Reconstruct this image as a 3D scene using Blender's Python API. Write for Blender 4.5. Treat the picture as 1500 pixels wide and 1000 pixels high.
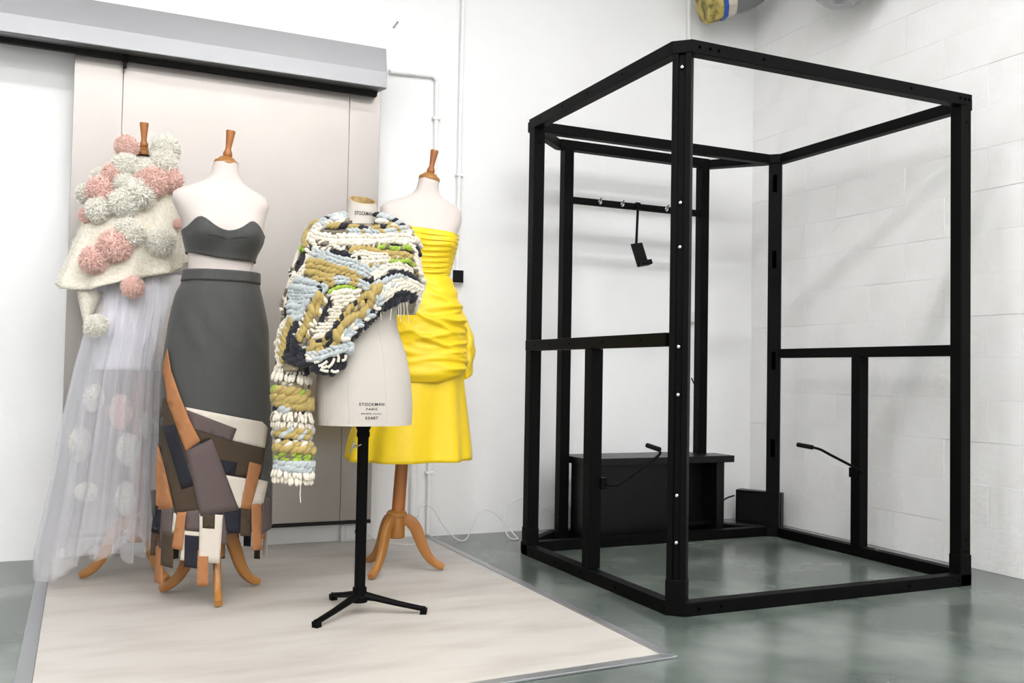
import bpy, bmesh, math, random
from mathutils import Vector, Matrix
random.seed(7)
PI = math.pi
scene = bpy.context.scene
for o in list(bpy.data.objects): bpy.data.objects.remove(o)

# ------------------------------------------------------------------ camera
FPX, YAW, PIT, ROL, CH = 1372.16, .4302, .0339, .0181, .9
fw = Vector((math.sin(YAW)*math.cos(PIT), math.cos(YAW)*math.cos(PIT), math.sin(PIT)))
r0 = Vector((math.cos(YAW), -math.sin(YAW), 0)); u0 = r0.cross(fw)
rt = r0*math.cos(ROL) + u0*math.sin(ROL); up = u0*math.cos(ROL) - r0*math.sin(ROL)
cd = bpy.data.cameras.new('camera'); cam = bpy.data.objects.new('camera', cd)
scene.collection.objects.link(cam)
cd.sensor_width = 36; cd.lens = FPX/1500*36; cd.clip_start = .05
cam.matrix_world = Matrix(((rt.x, up.x, -fw.x, 0), (rt.y, up.y, -fw.y, 0), (rt.z, up.z, -fw.z, CH), (0, 0, 0, 1)))
scene.camera = cam
# ------------------------------------------------------------------ world, exposure
wd = bpy.data.worlds.new('world'); scene.world = wd; wd.use_nodes = True
wd.node_tree.nodes['Background'].inputs[0].default_value = (.9, .93, 1, 1)
wd.node_tree.nodes['Background'].inputs[1].default_value = .25
vs = scene.view_settings
vs.view_transform = 'Standard'; vs.look = 'None'; vs.gamma = 1; vs.use_curve_mapping = False
vs.exposure = 0.0
LIGHT = 0.585
# ------------------------------------------------------------------ helpers
def W(u, v, Y):                       # survey drawing units -> metres on the plane at depth Y
    d = fw + rt*((u-750)/FPX) - up*((v-500)/FPX)
    t = Y/d.y
    return d.x*t, CH + d.z*t
def S(r, g, b):
    f = lambda c: (c/255/12.92 if c <= 10 else ((c/255+.055)/1.055)**2.4)
    return (f(r), f(g), f(b), 1)
col = scene.collection
class MB:
    def __init__(s): s.v = []; s.f = []; s.mi = []
    def add(s, vs_, fs, mi=0):
        n = len(s.v); s.v += [tuple(p) for p in vs_]
        s.f += [tuple(i+n for i in f) for f in fs]; s.mi += [mi]*len(fs); return s
    def box(s, x0, x1, y0, y1, z0, z1, mi=0):
        return s.add([(x0,y0,z0),(x1,y0,z0),(x1,y1,z0),(x0,y1,z0),(x0,y0,z1),(x1,y0,z1),(x1,y1,z1),(x0,y1,z1)],
              [(3,2,1,0),(4,5,6,7),(0,1,5,4),(1,2,6,5),(2,3,7,6),(3,0,4,7)], mi)
    def prism(s, poly, z0, z1, mi=0):     # poly in xy (ccw), extruded in z
        n = len(poly)
        return s.add([(x,y,z0) for x,y in poly]+[(x,y,z1) for x,y in poly],
              [tuple(range(n-1,-1,-1)), tuple(range(n,2*n))]+[(i,(i+1)%n,n+(i+1)%n,n+i) for i in range(n)], mi)
    def obox(s, a, b, w, h, upv=(0,0,1), mi=0):   # bar from a to b, width w, height h
        a, b = Vector(a), Vector(b); t = (b-a).normalized(); U = Vector(upv); sd = t.cross(U).normalized(); U = sd.cross(t)
        P = []
        for c in (a, b):
            for p, q in ((-1,-1),(1,-1),(1,1),(-1,1)): P.append(c+sd*(p*w/2)+U*(q*h/2))
        return s.add(P, [(0,1,2,3),(7,6,5,4),(0,4,5,1),(1,5,6,2),(2,6,7,3),(3,7,4,0)], mi)
    def lathe(s, prof, n=24, c=(0,0,0), ax=None, mi=0, cap=True):   # prof (r,z)
        ax = Vector(ax or (0,0,1)).normalized(); q = Vector((0,0,1)).rotation_difference(ax); c = Vector(c)
        P = []; Fs = []
        for r, z in prof:
            for k in range(n):
                a = 2*PI*k/n; P.append(c+q@Vector((r*math.cos(a), r*math.sin(a), z)))
        for i in range(len(prof)-1):
            for k in range(n):
                k2 = (k+1)%n; Fs.append((i*n+k, i*n+k2, (i+1)*n+k2, (i+1)*n+k))
        if cap: Fs.append(tuple(range(n-1,-1,-1))); Fs.append(tuple((len(prof)-1)*n+k for k in range(n)))
        return s.add(P, Fs, mi)
    def tube(s, pts, r, n=8, mi=0, flat=1.0, upv=(0,0,1)):
        pts = [Vector(p) for p in pts]; m = len(pts); P = []; Fs = []
        rs = r if isinstance(r, (list, tuple)) else [r]*m
        for i, p in enumerate(pts):
            t = (pts[min(i+1,m-1)]-pts[max(i-1,0)]).normalized()
            U = Vector(upv)
            if abs(t.dot(U)) > .95: U = Vector((0,1,0)) if abs(t.y) < .9 else Vector((1,0,0))
            a = t.cross(U).normalized(); b = a.cross(t)
            for k in range(n):
                an = 2*PI*k/n; P.append(p+a*(rs[i]*math.cos(an)*flat)+b*(rs[i]*math.sin(an)))
        for i in range(m-1):
            for k in range(n):
                k2 = (k+1)%n; Fs.append((i*n+k, (i+1)*n+k, (i+1)*n+k2, i*n+k2))
        Fs.append(tuple(range(n))); Fs.append(tuple((m-1)*n+k for k in range(n-1,-1,-1)))
        return s.add(P, Fs, mi)
    def ell(s, c, t, nrm, a, b, d, mi=0, nu=7, nv=5):     # ellipsoid: long axis t, normal nrm
        c = Vector(c); t = Vector(t).normalized(); nrm = Vector(nrm); nrm = (nrm-t*nrm.dot(t)).normalized(); w = t.cross(nrm)
        P = [c-t*a]; Fs = []
        for i in range(1, nv):
            ph = -PI/2+PI*i/nv
            for k in range(nu):
                an = 2*PI*k/nu
                P.append(c+t*(a*math.sin(ph))+(w*(b*math.cos(an))+nrm*(d*math.sin(an)))*math.cos(ph))
        P.append(c+t*a); L = len(P)-1
        for k in range(nu):
            k2 = (k+1)%nu; Fs.append((0, 1+k2, 1+k)); Fs.append((L, L-nu+k, L-nu+k2))
        for i in range(nv-2):
            for k in range(nu):
                k2 = (k+1)%nu; Fs.append((1+i*nu+k, 1+i*nu+k2, 1+(i+1)*nu+k2, 1+(i+1)*nu+k))
        return s.add(P, Fs, mi)
    def grid(s, rows, close=True, mi=0, capb=False, capt=False):
        m = len(rows); n = len(rows[0]); P = [p for r in rows for p in r]; Fs = []
        for i in range(m-1):
            for k in range(n if close else n-1):
                k2 = (k+1)%n; Fs.append((i*n+k, i*n+k2, (i+1)*n+k2, (i+1)*n+k))
        if capb: Fs.append(tuple(range(n-1,-1,-1)))
        if capt: Fs.append(tuple((m-1)*n+k for k in range(n)))
        return s.add(P, Fs, mi)
    def mesh(s, name, mats, smooth=35):
        me = bpy.data.meshes.new(name); me.from_pydata(s.v, [], s.f)
        for m in (mats if isinstance(mats, (list, tuple)) else [mats]): me.materials.append(m)
        if any(s.mi): me.polygons.foreach_set('material_index', s.mi)
        if smooth:
            me.polygons.foreach_set('use_smooth', [True]*len(me.polygons))
            me.set_sharp_from_angle(angle=math.radians(smooth))
        me.update(); return me
    def obj(s, name, mats, parent=None, smooth=35, bevel=0, fix=True):
        me = s.mesh(name, mats, smooth)
        if fix:
            b = bmesh.new(); b.from_mesh(me); bmesh.ops.recalc_face_normals(b, faces=b.faces); b.to_mesh(me); b.free()
        return link(name, me, parent, bevel)
def link(name, me, parent=None, bevel=0):
    o = bpy.data.objects.new(name, me); col.objects.link(o)
    if parent: o.parent = parent
    if bevel:
        m = o.modifiers.new('bevel', 'BEVEL'); m.width = bevel; m.segments = 2; m.limit_method = 'ANGLE'
    return o
def solid(o, th, off=0):
    m = o.modifiers.new('thickness', 'SOLIDIFY'); m.thickness = th; m.offset = off; return o
def tag(o, label, cat, group=None, kind=None):
    if label: o['label'] = label
    if cat: o['category'] = cat
    if group: o['group'] = group
    if kind: o['kind'] = kind
    return o
def struct(o, label=None, cat=None): o['kind'] = 'structure'; return tag(o, label, cat)
def empty(name, loc, label, cat, group=None, rz=0):
    o = bpy.data.objects.new(name, None); col.objects.link(o); o.location = loc; o.rotation_euler.z = rz
    o.empty_display_size = .1
    return tag(o, label, cat, group)
def interp(tab, z):                    # tab sorted by rising z; smooth cubic between rows
    if z <= tab[0][0]: return tab[0][1:]
    if z >= tab[-1][0]: return tab[-1][1:]
    i = 0
    while tab[i+1][0] < z: i += 1
    a, b = tab[i], tab[i+1]; h = b[0]-a[0]; t = (z-a[0])/h; out = []
    for k in range(1, len(a)):
        d = (b[k]-a[k])/h
        def slope(j):
            if j <= 0: return (tab[1][k]-tab[0][k])/(tab[1][0]-tab[0][0])
            if j >= len(tab)-1: return (tab[-1][k]-tab[-2][k])/(tab[-1][0]-tab[-2][0])
            s1 = (tab[j][k]-tab[j-1][k])/(tab[j][0]-tab[j-1][0]); s2 = (tab[j+1][k]-tab[j][k])/(tab[j+1][0]-tab[j][0])
            return 0 if s1*s2 <= 0 else 2*s1*s2/(s1+s2)
        m0, m1 = slope(i)*h, slope(i+1)*h
        out.append((2*t**3-3*t*t+1)*a[k]+(t**3-2*t*t+t)*m0+(-2*t**3+3*t*t)*b[k]+(t**3-t*t)*m1)
    return out
def resample(pts, step):
    pts = [Vector(p) for p in pts]; out = []
    # catmull-rom densify
    den = []
    for i in range(len(pts)-1):
        p0, p1, p2, p3 = pts[max(i-1,0)], pts[i], pts[i+1], pts[min(i+2,len(pts)-1)]
        for k in range(12):
            t = k/12
            den.append(.5*((2*p1)+(p2-p0)*t+(2*p0-5*p1+4*p2-p3)*t*t+(3*p1-p0-3*p2+p3)*t**3))
    den.append(pts[-1]); out = [den[0]]; acc = 0
    for a, b in zip(den, den[1:]):
        L = (b-a).length
        while L > 1e-9 and acc+L >= step:
            a = a+(b-a)*((step-acc)/L); L = (b-a).length; acc = 0; out.append(a.copy())
        acc += L
    if len(out) < 2: out.append(den[-1])
    return out
# ------------------------------------------------------------------ materials
def mat(name, c, rough=.6, metal=0, bump=None, var=None, spec=.5, sheen=0, coords='Object'):
    m = bpy.data.materials.new(name); m.use_nodes = True; nt = m.node_tree; N = nt.nodes; L = nt.links
    b = N['Principled BSDF']; b.inputs['Base Color'].default_value = c
    b.inputs['Roughness'].default_value = rough; b.inputs['Metallic'].default_value = metal
    b.inputs['Specular IOR Level'].default_value = spec
    if sheen: b.inputs['Sheen Weight'].default_value = sheen
    tc = N.new('ShaderNodeTexCoord')
    def noise(scale, detail=4, st=(1,1,1)):
        mp = N.new('ShaderNodeMapping'); mp.inputs['Scale'].default_value = st
        L.new(tc.outputs[coords], mp.inputs[0])
        n = N.new('ShaderNodeTexNoise'); n.inputs['Scale'].default_value = scale; n.inputs['Detail'].default_value = detail
        L.new(mp.outputs[0], n.inputs['Vector']); return n
    if var:                              # (colour2, scale, stretch, lo, hi)
        c2, sc, st, lo, hi = var
        n = noise(sc, 6, st); r = N.new('ShaderNodeMapRange')
        r.inputs[1].default_value = lo; r.inputs[2].default_value = hi; L.new(n.outputs[0], r.inputs[0])
        mx = N.new('ShaderNodeMix'); mx.data_type = 'RGBA'; mx.inputs[6].default_value = c; mx.inputs[7].default_value = c2
        L.new(r.outputs[0], mx.inputs[0]); L.new(mx.outputs[2], b.inputs['Base Color'])
    if bump:                             # (scale, strength, distance)
        n = noise(bump[0], 5, bump[3] if len(bump) > 3 else (1,1,1)); bp = N.new('ShaderNodeBump')
        bp.inputs['Strength'].default_value = bump[1]; bp.inputs['Distance'].default_value = bump[2]
        L.new(n.outputs[0], bp.inputs['Height']); L.new(bp.outputs[0], b.inputs['Normal'])
    return m
M = {}
M['wall'] = mat('white_wall_paint', S(249,249,248), .55, bump=(9, .35, .01), var=(S(244,243,241), 1.3, (1,1,1), .4, .75))
M['block'] = mat('white_painted_block', S(249,248,246), .5, bump=(26, .6, .006), var=(S(243,241,238), 3, (1,1,1), .45, .75))
M['joint'] = mat('wall_joint', S(246,245,243), .7)
M['floor'] = mat('green_grey_vinyl', S(80,89,83), .22, var=(S(120,128,121), 2.2, (1,1,1), .38, .68), bump=(60, .05, .002))
M['mat'] = mat('cream_vinyl', S(196,191,183), .42, var=(S(174,167,158), 2.4, (.8,3,1), .45, .75), bump=(30, .04, .002))
M['alu'] = mat('aluminium_strip', S(176,178,180), .35, .85)
M['steel'] = mat('brushed_steel', S(160,155,150), .34, .92, bump=(60, .03, .001, (.05,1,3)), var=(S(148,142,137), 1.2, (1,1,1), .3, .8))
M['steel2'] = mat('steel_cover', S(144,144,145), .42, .9)
M['greyjamb'] = mat('grey_jamb_paint', S(150,151,156), .5)
M['dark'] = mat('dark_gap', S(22,21,20), .8)
M['ceil'] = mat('ceiling_paint', S(225,225,225), .8)
M['black'] = mat('black_powder_coat', S(9,9,9), .5, bump=(300, .04, .001), spec=.07)
M['blackwood'] = mat('black_laminate', S(9,8,8), .35, spec=.3)
M['rubber'] = mat('black_rubber', S(9,9,9), .6, spec=.2)
M['hole'] = mat('dark_hole', S(2,2,2), .9, spec=0)
M['chrome'] = mat('bright_steel', S(220,220,220), .2, 1)
M['white_plastic'] = mat('white_plastic', S(238,238,236), .35)
M['cable_w'] = mat('white_cable', S(225,225,222), .4)
M['wood'] = mat('beech_wood', S(172,120,58), .35, var=(S(154,98,44), 9, (1,1,.12), .35, .7))
M['wooddark'] = mat('varnished_beech', S(172,108,48), .3, var=(S(150,88,36), 9, (1,1,.15), .35, .7))
M['jersey'] = mat('ivory_jersey', S(211,201,194), .85, bump=(400, .1, .0006))
M['canvas'] = mat('ecru_canvas', S(192,185,175), .8, bump=(500, .15, .0005))
M['kraft'] = mat('kraft_card', S(176,150,104), .85, var=(S(140,114,72), 40, (1,1,1), .4, .7))
M['greycloth'] = mat('charcoal_cotton', S(66,66,64), .75, bump=(7, .5, .03, (1,1,.6)), sheen=.1)
M['orange'] = mat('rust_cotton', S(162,109,68), .85, bump=(350, .1, .001))
M['brown'] = mat('dark_brown_cotton', S(66,52,36), .85, bump=(350, .1, .001))
M['navy'] = mat('navy_cotton', S(22,22,34), .85)
M['mauve'] = mat('mauve_taupe_cotton', S(90,77,75), .85, bump=(350, .1, .001))
M['beige'] = mat('beige_cotton', S(208,198,184), .85, bump=(350, .1, .001))
M['yellow'] = mat('yellow_taffeta', S(236,202,6), .42, bump=(14, .12, .01), sheen=.1)
M['ink'] = mat('black_ink', S(30,28,28), .8)
M['cream_wool'] = mat('cream_wool', S(251,248,236), .95, sheen=.3)
M['pink_wool'] = mat('pink_wool', S(250,214,202), .95, sheen=.3)
M['mohair'] = mat('cream_mohair_knit', S(240,234,219), .95, bump=(90, .6, .008), var=(S(228,219,198), 70, (1,1,1.4), .42, .62), sheen=.3)
M['satin'] = mat('white_lining', S(236,234,240), .6, bump=(8, .2, .02, (1,1,.2)))
YARN = {'W': S(222,214,197), 'B': S(176,182,182), 'O': S(172,150,88), 'K': S(28,28,36), 'G': S(146,172,58), 'T': S(116,106,90)}
YN = {'W': 'cream', 'B': 'pale_blue', 'O': 'ochre', 'K': 'black', 'G': 'lime', 'T': 'taupe'}
YM = {k: mat(YN[k]+'_yarn', c, .95, bump=(260, .5, .002), sheen=.2) for k, c in YARN.items()}
YMATS = [YM[k] for k in 'WBOKGT']; YI = {k: i for i, k in enumerate('WBOKGT')}
def tulle_mat():
    m = bpy.data.materials.new('white_tulle'); m.use_nodes = True; nt = m.node_tree; N = nt.nodes; L = nt.links
    N.remove(N['Principled BSDF']); out = N['Material Output']
    tr = N.new('ShaderNodeBsdfTransparent'); df = N.new('ShaderNodeBsdfDiffuse'); tl = N.new('ShaderNodeBsdfTranslucent')
    for n in (df, tl): n.inputs[0].default_value = S(250,249,252)
    a = N.new('ShaderNodeMixShader'); a.inputs[0].default_value = .4; L.new(df.outputs[0], a.inputs[1]); L.new(tl.outputs[0], a.inputs[2])
    b = N.new('ShaderNodeMixShader'); b.inputs[0].default_value = .24; L.new(tr.outputs[0], b.inputs[1]); L.new(a.outputs[0], b.inputs[2])
    L.new(b.outputs[0], out.inputs[0]); return m
M['tulle'] = tulle_mat()

# ------------------------------------------------------------------ room
YW, XW, ZC = 4.874, 3.942, 4.1
XL, YF = -4.5, -4.5
struct(MB().box(XL-.2, XW+.2, YF-.2, YW+.2, -.2, 0).obj('floor', M['floor']), 'glossy mottled green grey vinyl floor', 'floor')
struct(MB().box(XL-.2, XW+.2, YW, YW+.2, 0, ZC).obj('wall_back', M['wall']), 'smooth white painted wall behind the dress forms', 'wall')
struct(MB().box(XL-.2, XL, YF, YW, 0, ZC).obj('wall_left', M['wall']), 'white painted side wall out of view', 'wall')
struct(MB().box(XL-.2, XW+.2, YF-.2, YF, 0, ZC).obj('wall_front', M['wall']), 'white painted wall facing the dress forms', 'wall')
struct(MB().box(XL-.2, XW+.2, YF-.2, YW+.2, ZC, ZC+.2).obj('ceiling', M['ceil']), 'plain white ceiling above the room', 'ceiling')
wr = struct(MB().box(XW+.0032, XW+.2, YF, YW, 0, ZC).obj('wall_right', M['joint']), 'white painted block wall beside the black frame', 'wall')
# painted blocks, one by one where the wall is in view
BL, BH = .5, .203
def blockmesh(L, H, name):
    g = .0002; b = .0012
    m = MB(); P = []
    for x, i in ((.012, 0), (b, 0), (0, b)):
        P += [(x, -L/2+g+i, g+i), (x, L/2-g-i, g+i), (x, L/2-g-i, H-g-i), (x, -L/2+g+i, H-g-i)]
    F = [(8, 9, 10, 11)]
    for k in range(2):
        for q in range(4): F.append((k*4+q, k*4+(q+1)%4, (k+1)*4+(q+1)%4, (k+1)*4+q))
    return m.add(P, F).mesh(name, M['block'], 0)
bmf = blockmesh(BL, BH, 'block'); bmh = blockmesh(BL/2, BH, 'half_block')
for row in range(int(ZC/BH)):
    y = YW
    first = True
    while y > 1.0:
        half = first and row % 2
        L = BL/2 if half else BL
        o = link('block', bmh if half else bmf, wr); o.location = (XW+random.uniform(-.0015, .0015), y-L/2, row*BH)
        y -= L; first = False
# back wall conduits and small fittings
def pipe(pts, r, name, label, mt='wall', clips=()):
    e = MB().tube(pts, r, 10).obj(name, M[mt]); tag(e, label, 'pipe'); return e
Yp = YW-.018
def elbow(a, b, c, r=.04, n=6):
    a, b, c = Vector(a), Vector(b), Vector(c); d1 = (a-b).normalized(); d2 = (c-b).normalized(); out = [a]
    for k in range(n+1):
        t = k/n; p = b+d1*r*(1-t)**2+d2*r*t**2; out.append(p)
    return out+[c]
def conduit(name, pts, r, label, clips):
    t = empty(name, (pts[0][0], YW, pts[-1][2]), label, 'pipe'); loc = Vector(t.location)
    MB().tube([Vector(p)-loc for p in pts], r, 10).obj('tube', M['wall'], t)
    for c in clips:
        c = Vector(c)-loc; MB().box(c.x-r-.012, c.x+r+.012, -.032, -.001, c.z-.007, c.z+.007).obj('clip', M['wall'], t, bevel=.003)
conduit('conduit', elbow((1.47, Yp, 2.522), (1.742, Yp, 2.535), (1.745, Yp, .02)), .0115, 'white conduit leaving the steel rail cover and running down the wall', [(1.742, Yp, 2.3), (1.745, Yp, .35), (1.6, Yp, 2.528)])
conduit('conduit', [(1.893, Yp, ZC), (1.885, Yp, 2.4), (1.885, Yp, 1.47)], .011, 'white conduit dropping from the ceiling to the black-faced switch', [(1.886, Yp, 2.0), (1.89, Yp, 3.2)])
conduit('conduit', [(1.652, YW-.024, 1.2), (1.655, YW-.024, .06)], .019, 'thick white pipe standing behind the yellow dress', [(1.655, YW-.02, .12)])
conduit('conduit', [(3.41, Yp, ZC), (3.43, Yp, 1.3)], .012, 'white conduit running down the wall behind the black frame', [(3.42, Yp, 2.3)])
t = empty('wall_switch', (1.882, YW, 1.43), 'square wall switch with black face on white box', 'switch')
MB().box(-.042, .034, -.04, 0, -.04, .04).obj('back_box', M['white_plastic'], t, bevel=.004)
MB().box(-.032, .03, -.047, -.04, -.033, .035).obj('face_plate', M['rubber'], t, bevel=.002)
t = empty('junction_box', (3.455, YW, 1.275), 'small white junction box behind the black frame', 'junction box')
MB().box(-.04, .06, -.035, 0, -.04, .035).obj('body', M['white_plastic'], t, bevel=.004)
MB().box(-.034, .054, -.04, -.035, -.034, .029).obj('lid', M['white_plastic'], t, bevel=.002)
t = empty('network_socket', (1.345, YW, .052), 'white network socket low on the wall under the steel door', 'socket')
MB().box(-.085, .085, -.026, 0, -.049, .05).obj('surround', M['white_plastic'], t, bevel=.004)
MB().box(-.06, .06, -.032, -.026, -.036, .036).obj('face_plate', M['white_plastic'], t, bevel=.002)
MB().box(-.012, .012, -.034, -.032, -.008, .012).obj('port', M['dark'], t)
MB().box(-.008, .008, -.042, -.034, -.006, .008).obj('plug', M['white_plastic'], t)
tag(MB().tube([(1.49, YW, 2.772), (1.5, YW-.05, 2.79)], .005, 8).obj('nail', M['alu']), 'thick bare nail sticking out of the white wall', 'nail')
# sliding steel door
dr = empty('door_1', (0, YW, 0), 'large sliding brushed steel door with white seams', 'door'); dr['kind'] = 'structure'
ya, yb = -.10, -.095
for x0, x1 in ((-.072, .1385), (.1392, 1.2326), (1.2333, 1.398)):
    MB().box(x0, x1, ya, yb, .125, 2.40).obj('panel', M['steel'], dr, bevel=.0015)
MB().box(-.07, 1.396, yb+.0008, -.005, .13, 2.38).obj('core', M['steel'], dr)
MB().box(-.072, 1.398, ya+.003, -.03, .105, .124).obj('bottom_seal', M['dark'], dr)
jb = MB().box(1.412, 1.478, -.06, 0, .115, 2.385).obj('trim_1', M['greyjamb'], bevel=.002); struct(jb, 'grey painted jamb strip beside the steel door', 'trim')
rc = empty('rail_cover', (0, YW, 2.3), 'long folded steel cover over the sliding door rail', 'rail cover')
prof = [(-.01, .085), (-.245, .052), (-.25, .056), (-.25, .138), (-.226, .268), (-.005, .30), (-.005, .085)]
n = len(prof); xa, xb = -2.2, 1.385
MB().add([(xa, y, z) for y, z in prof]+[(xb, y, z) for y, z in prof],
         [tuple(range(n)), tuple(range(2*n-1, n-1, -1))]+[(i, (i+1)%n, n+(i+1)%n, n+i) for i in range(n)]).obj('sheet', M['steel2'], rc, smooth=6, bevel=.002)
MB().box(-2.15, 1.37, -.13, -.105, .044, .075).obj('rail', M['dark'], rc)
tg = MB(); tg.box(.13, .155, -.16, -.13, .03, .06); tg.box(.135, .15, -.155, -.135, 0, .03); tg.obj('roller_bracket', M['rubber'], rc)
# floor mat with metal edging
fm = empty('floor_mat', (.8, 3.7, 0), 'large cream vinyl floor sheet edged with aluminium strips', 'floor mat')
MB().box(-.905, .945, -1.17, 1.17, 0, .005).obj('sheet', M['mat'], fm)
def strip(poly, nm='edge_strip'):
    MB().prism([(x-.8, y-3.7) for x, y in poly], .0, .0085).obj(nm, M['alu'], fm, bevel=.002)
strip([(-.145, 2.0), (-.098, 2.0), (-.098, 4.87), (-.145, 4.87)])
strip([(1.722, 2.56), (1.76, 2.52), (1.757, 4.87), (1.719, 4.87)])
strip([(-.098, 2.43), (1.76, 2.52), (1.722, 2.56), (-.098, 2.47)])
# pale ducts high on the wall
def duct(name, pts, r, label, rings=True):
    t = empty(name, pts[0], label, 'duct'); L0 = Vector(pts[0])
    P = resample([Vector(p)-L0 for p in pts], .018)
    MB().tube(P, [r*(1+.035*(i % 2)) for i in range(len(P))], 20).obj('hose', M['duct'], t); return t
M['duct'] = mat('grey_foil', S(126,128,130), .4, .5, bump=(20, .5, .02))
M['foil'] = mat('silver_foil', S(170,172,174), .28, .9, bump=(16, .9, .03))
M['blue'] = mat('blue_print', S(30,84,170), .5)
M['card'] = mat('yellow_card', S(196,176,96), .7, var=(S(110,100,60), 14, (1,1,1), .45, .6))
t = duct('flexible_duct', [(3.56, 4.63, 3.235), (3.66, 4.60, 3.27), (3.76, 4.53, 3.38), (3.80, 4.40, 3.6), (3.80, 4.3, 3.98)], .1, 'grey flexible duct with a blue and yellow collar')
ax = Vector((.12, -.05, .04)).normalized(); c0 = Vector((-.05, .02, -.01))
MB().lathe([(.118, -.13), (.125, -.12), (.125, -.03), (.12, -.03)], 10, c0, ax).obj('card_collar', M['card'], t)
MB().lathe([(.122, -.03), (.128, -.028), (.128, .0), (.122, .0)], 10, c0, ax).obj('blue_band', M['blue'], t)
MB().lathe([(.118, .0), (.121, .002), (.121, .05), (.112, .06)], 10, c0, ax).obj('label_band', M['beige'], t)
t2 = empty('foil_duct', (3.755, 3.87, 3.06), 'crumpled silver foil duct high beside the right wall', 'duct')
MB().tube(resample([(0.04, .18, .6), (.02, .16, .15), (0, 0, .0), (0, -.2, .12), (.05, -.3, .6)], .03), .12, 18).obj('hose', M['foil'], t2)
# ------------------------------------------------------------------ ceiling lamps
M['lamp'] = None
def tube_lamp(x, y, length, power, rz=0, label=''):
    t = empty('ceiling_lamp', (x, y, ZC), label, 'lamp', 'fluorescent ceiling lamps', rz)
    MB().box(-length/2, length/2, -.09, .09, -.16, -.10).obj('housing', M['white_plastic'], t, bevel=.01)
    MB().box(-.02, .02, -.02, .02, -.10, 0).obj('hanger', M['white_plastic'], t)
    ld = bpy.data.lights.new('fluorescent_tube', 'AREA'); ld.shape = 'RECTANGLE'; ld.size = length; ld.size_y = .16
    ld.energy = power*LIGHT; ld.color = (.985, .978, 1.0)
    lo = bpy.data.objects.new('fluorescent_tube', ld); col.objects.link(lo); lo.parent = t; lo.location = (0, 0, -.165)
    lu = ld.copy(); lu.energy = power*LIGHT*.45; ld.energy *= .78          # the bare tube also lights the ceiling
    l2 = bpy.data.objects.new('fluorescent_tube', lu); col.objects.link(l2); l2.parent = t; l2.location = (0, 0, -.095); l2.rotation_euler.x = PI
for x, y, L_, p in ((-1.5, 2.1, 2.9, 85), (1.7, 2.1, 2.9, 100), (-1.5, -.2, 2.9, 180), (1.7, -.2, 2.9, 160), (-1.5, -2.6, 2.9, 220), (1.7, -2.6, 2.9, 210)):
    tube_lamp(x, y, L_, p, 0, 'white fluorescent lamp hanging under the ceiling')
# ------------------------------------------------------------------ black metal frame
X0, Y0, FW_, FD, FH = 2.0273, 2.9366, 1.5751, 1.322, 2.189
fr = empty('metal_frame', (X0+FW_/2, Y0+FD/2, 0), 'tall black metal booth frame of open square tubing', 'frame')
fo = Vector(fr.location)
def part(m, name, mt='black', parent=None, bevel=.0025, smooth=35):
    m.v = [tuple(Vector(p)-fo) for p in m.v]
    return m.obj(name, M[mt], parent or fr, bevel=bevel, smooth=smooth)
def bbox(name, *a, **k): return part(MB().box(*a), name, **k)
X1, Y1 = X0+FW_, Y0+FD
c = .0528; tb = .052; bh = .052; ps = .06
def diag_post(name, cx, cy, sx, sy, z0, z1, front):     # post turned 45 degrees with a slotted face on one side
    # outward unit (sx,sy)/sqrt2 ; local u along the face
    n = Vector((sx, sy, 0)).normalized(); u = Vector((-n.y, n.x, 0)); w = c*math.sqrt(2)/2-.001
    base = Vector((cx, cy, 0)); d = .06; s = .013; g = .012
    prof = [(-w, 0), (-s, 0), (-s, -g), (s, -g), (s, 0), (w, 0), (w, -d), (-w, -d)] if front else [(-w, 0), (w, 0), (w, -d), (-w, -d)]
    P = [base+u*a+n*b for a, b in prof]
    return part(MB().prism([(p.x, p.y) for p in P], z0, z1), name, smooth=20), n, u
fc = (X0+c/2, Y0+c/2)
pF, nF, uF = diag_post('post', fc[0], fc[1], -1, -1, .0, FH-bh, True)
# base sleeve and bolts of the slotted post
w = c*math.sqrt(2)/2+.0015
base = Vector((fc[0], fc[1], 0))
P = [base+uF*a+nF*b for a, b in ((-w, .0015), (w, .0015), (w, -.064), (-w, -.064))]
part(MB().prism([(p.x, p.y) for p in P], .0, .135), 'base_sleeve')
for z in (2.085, 1.562, 1.392, 1.012, .83, .45, .273):
    p = base+nF*-.012+Vector((0, 0, z)); b = MB(); b.lathe([(.008, 0), (.008, .004), (.006, .008), (.003, .0095)], 12, p, nF)
    part(b, 'bolt', 'chrome', bevel=0)
bc = (X1+.0105-c/2, Y1+.0045-c/2)
bpst, nB, uB = diag_post('post', bc[0]+.014, bc[1]+.014, -1, -1, 0, FH, False)
for z in (2.02, 1.58, 1.0, .5):
    p = Vector((bc[0]+.014, bc[1]+.014, 0)); q = MB()
    P = [p+uB*a+nB*b for a, b in ((-.012, .001), (.012, .001), (.012, -.002), (-.012, -.002))]
    part(q.prism([(v.x, v.y) for v in P], z-.05, z+.05), 'cover_plate', 'hole', bevel=0)
bbox('post', X0+.003, X0+.003+ps, Y1-ps, Y1, 0, FH-bh)
bbox('post', X1-ps-.003, X1-.003, Y0+.003, Y0+.003+ps, 0, FH-bh)
bbox('base_sleeve', X0, X0+ps+.004, Y1-ps-.002, Y1+.002, 0, .135)
bbox('base_sleeve', X1-ps-.005, X1, Y0, Y0+ps+.005, 0, .135)
def beam(poly, z0, z1, name='beam'): return part(MB().prism(poly, z0, z1), name, smooth=20)
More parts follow.
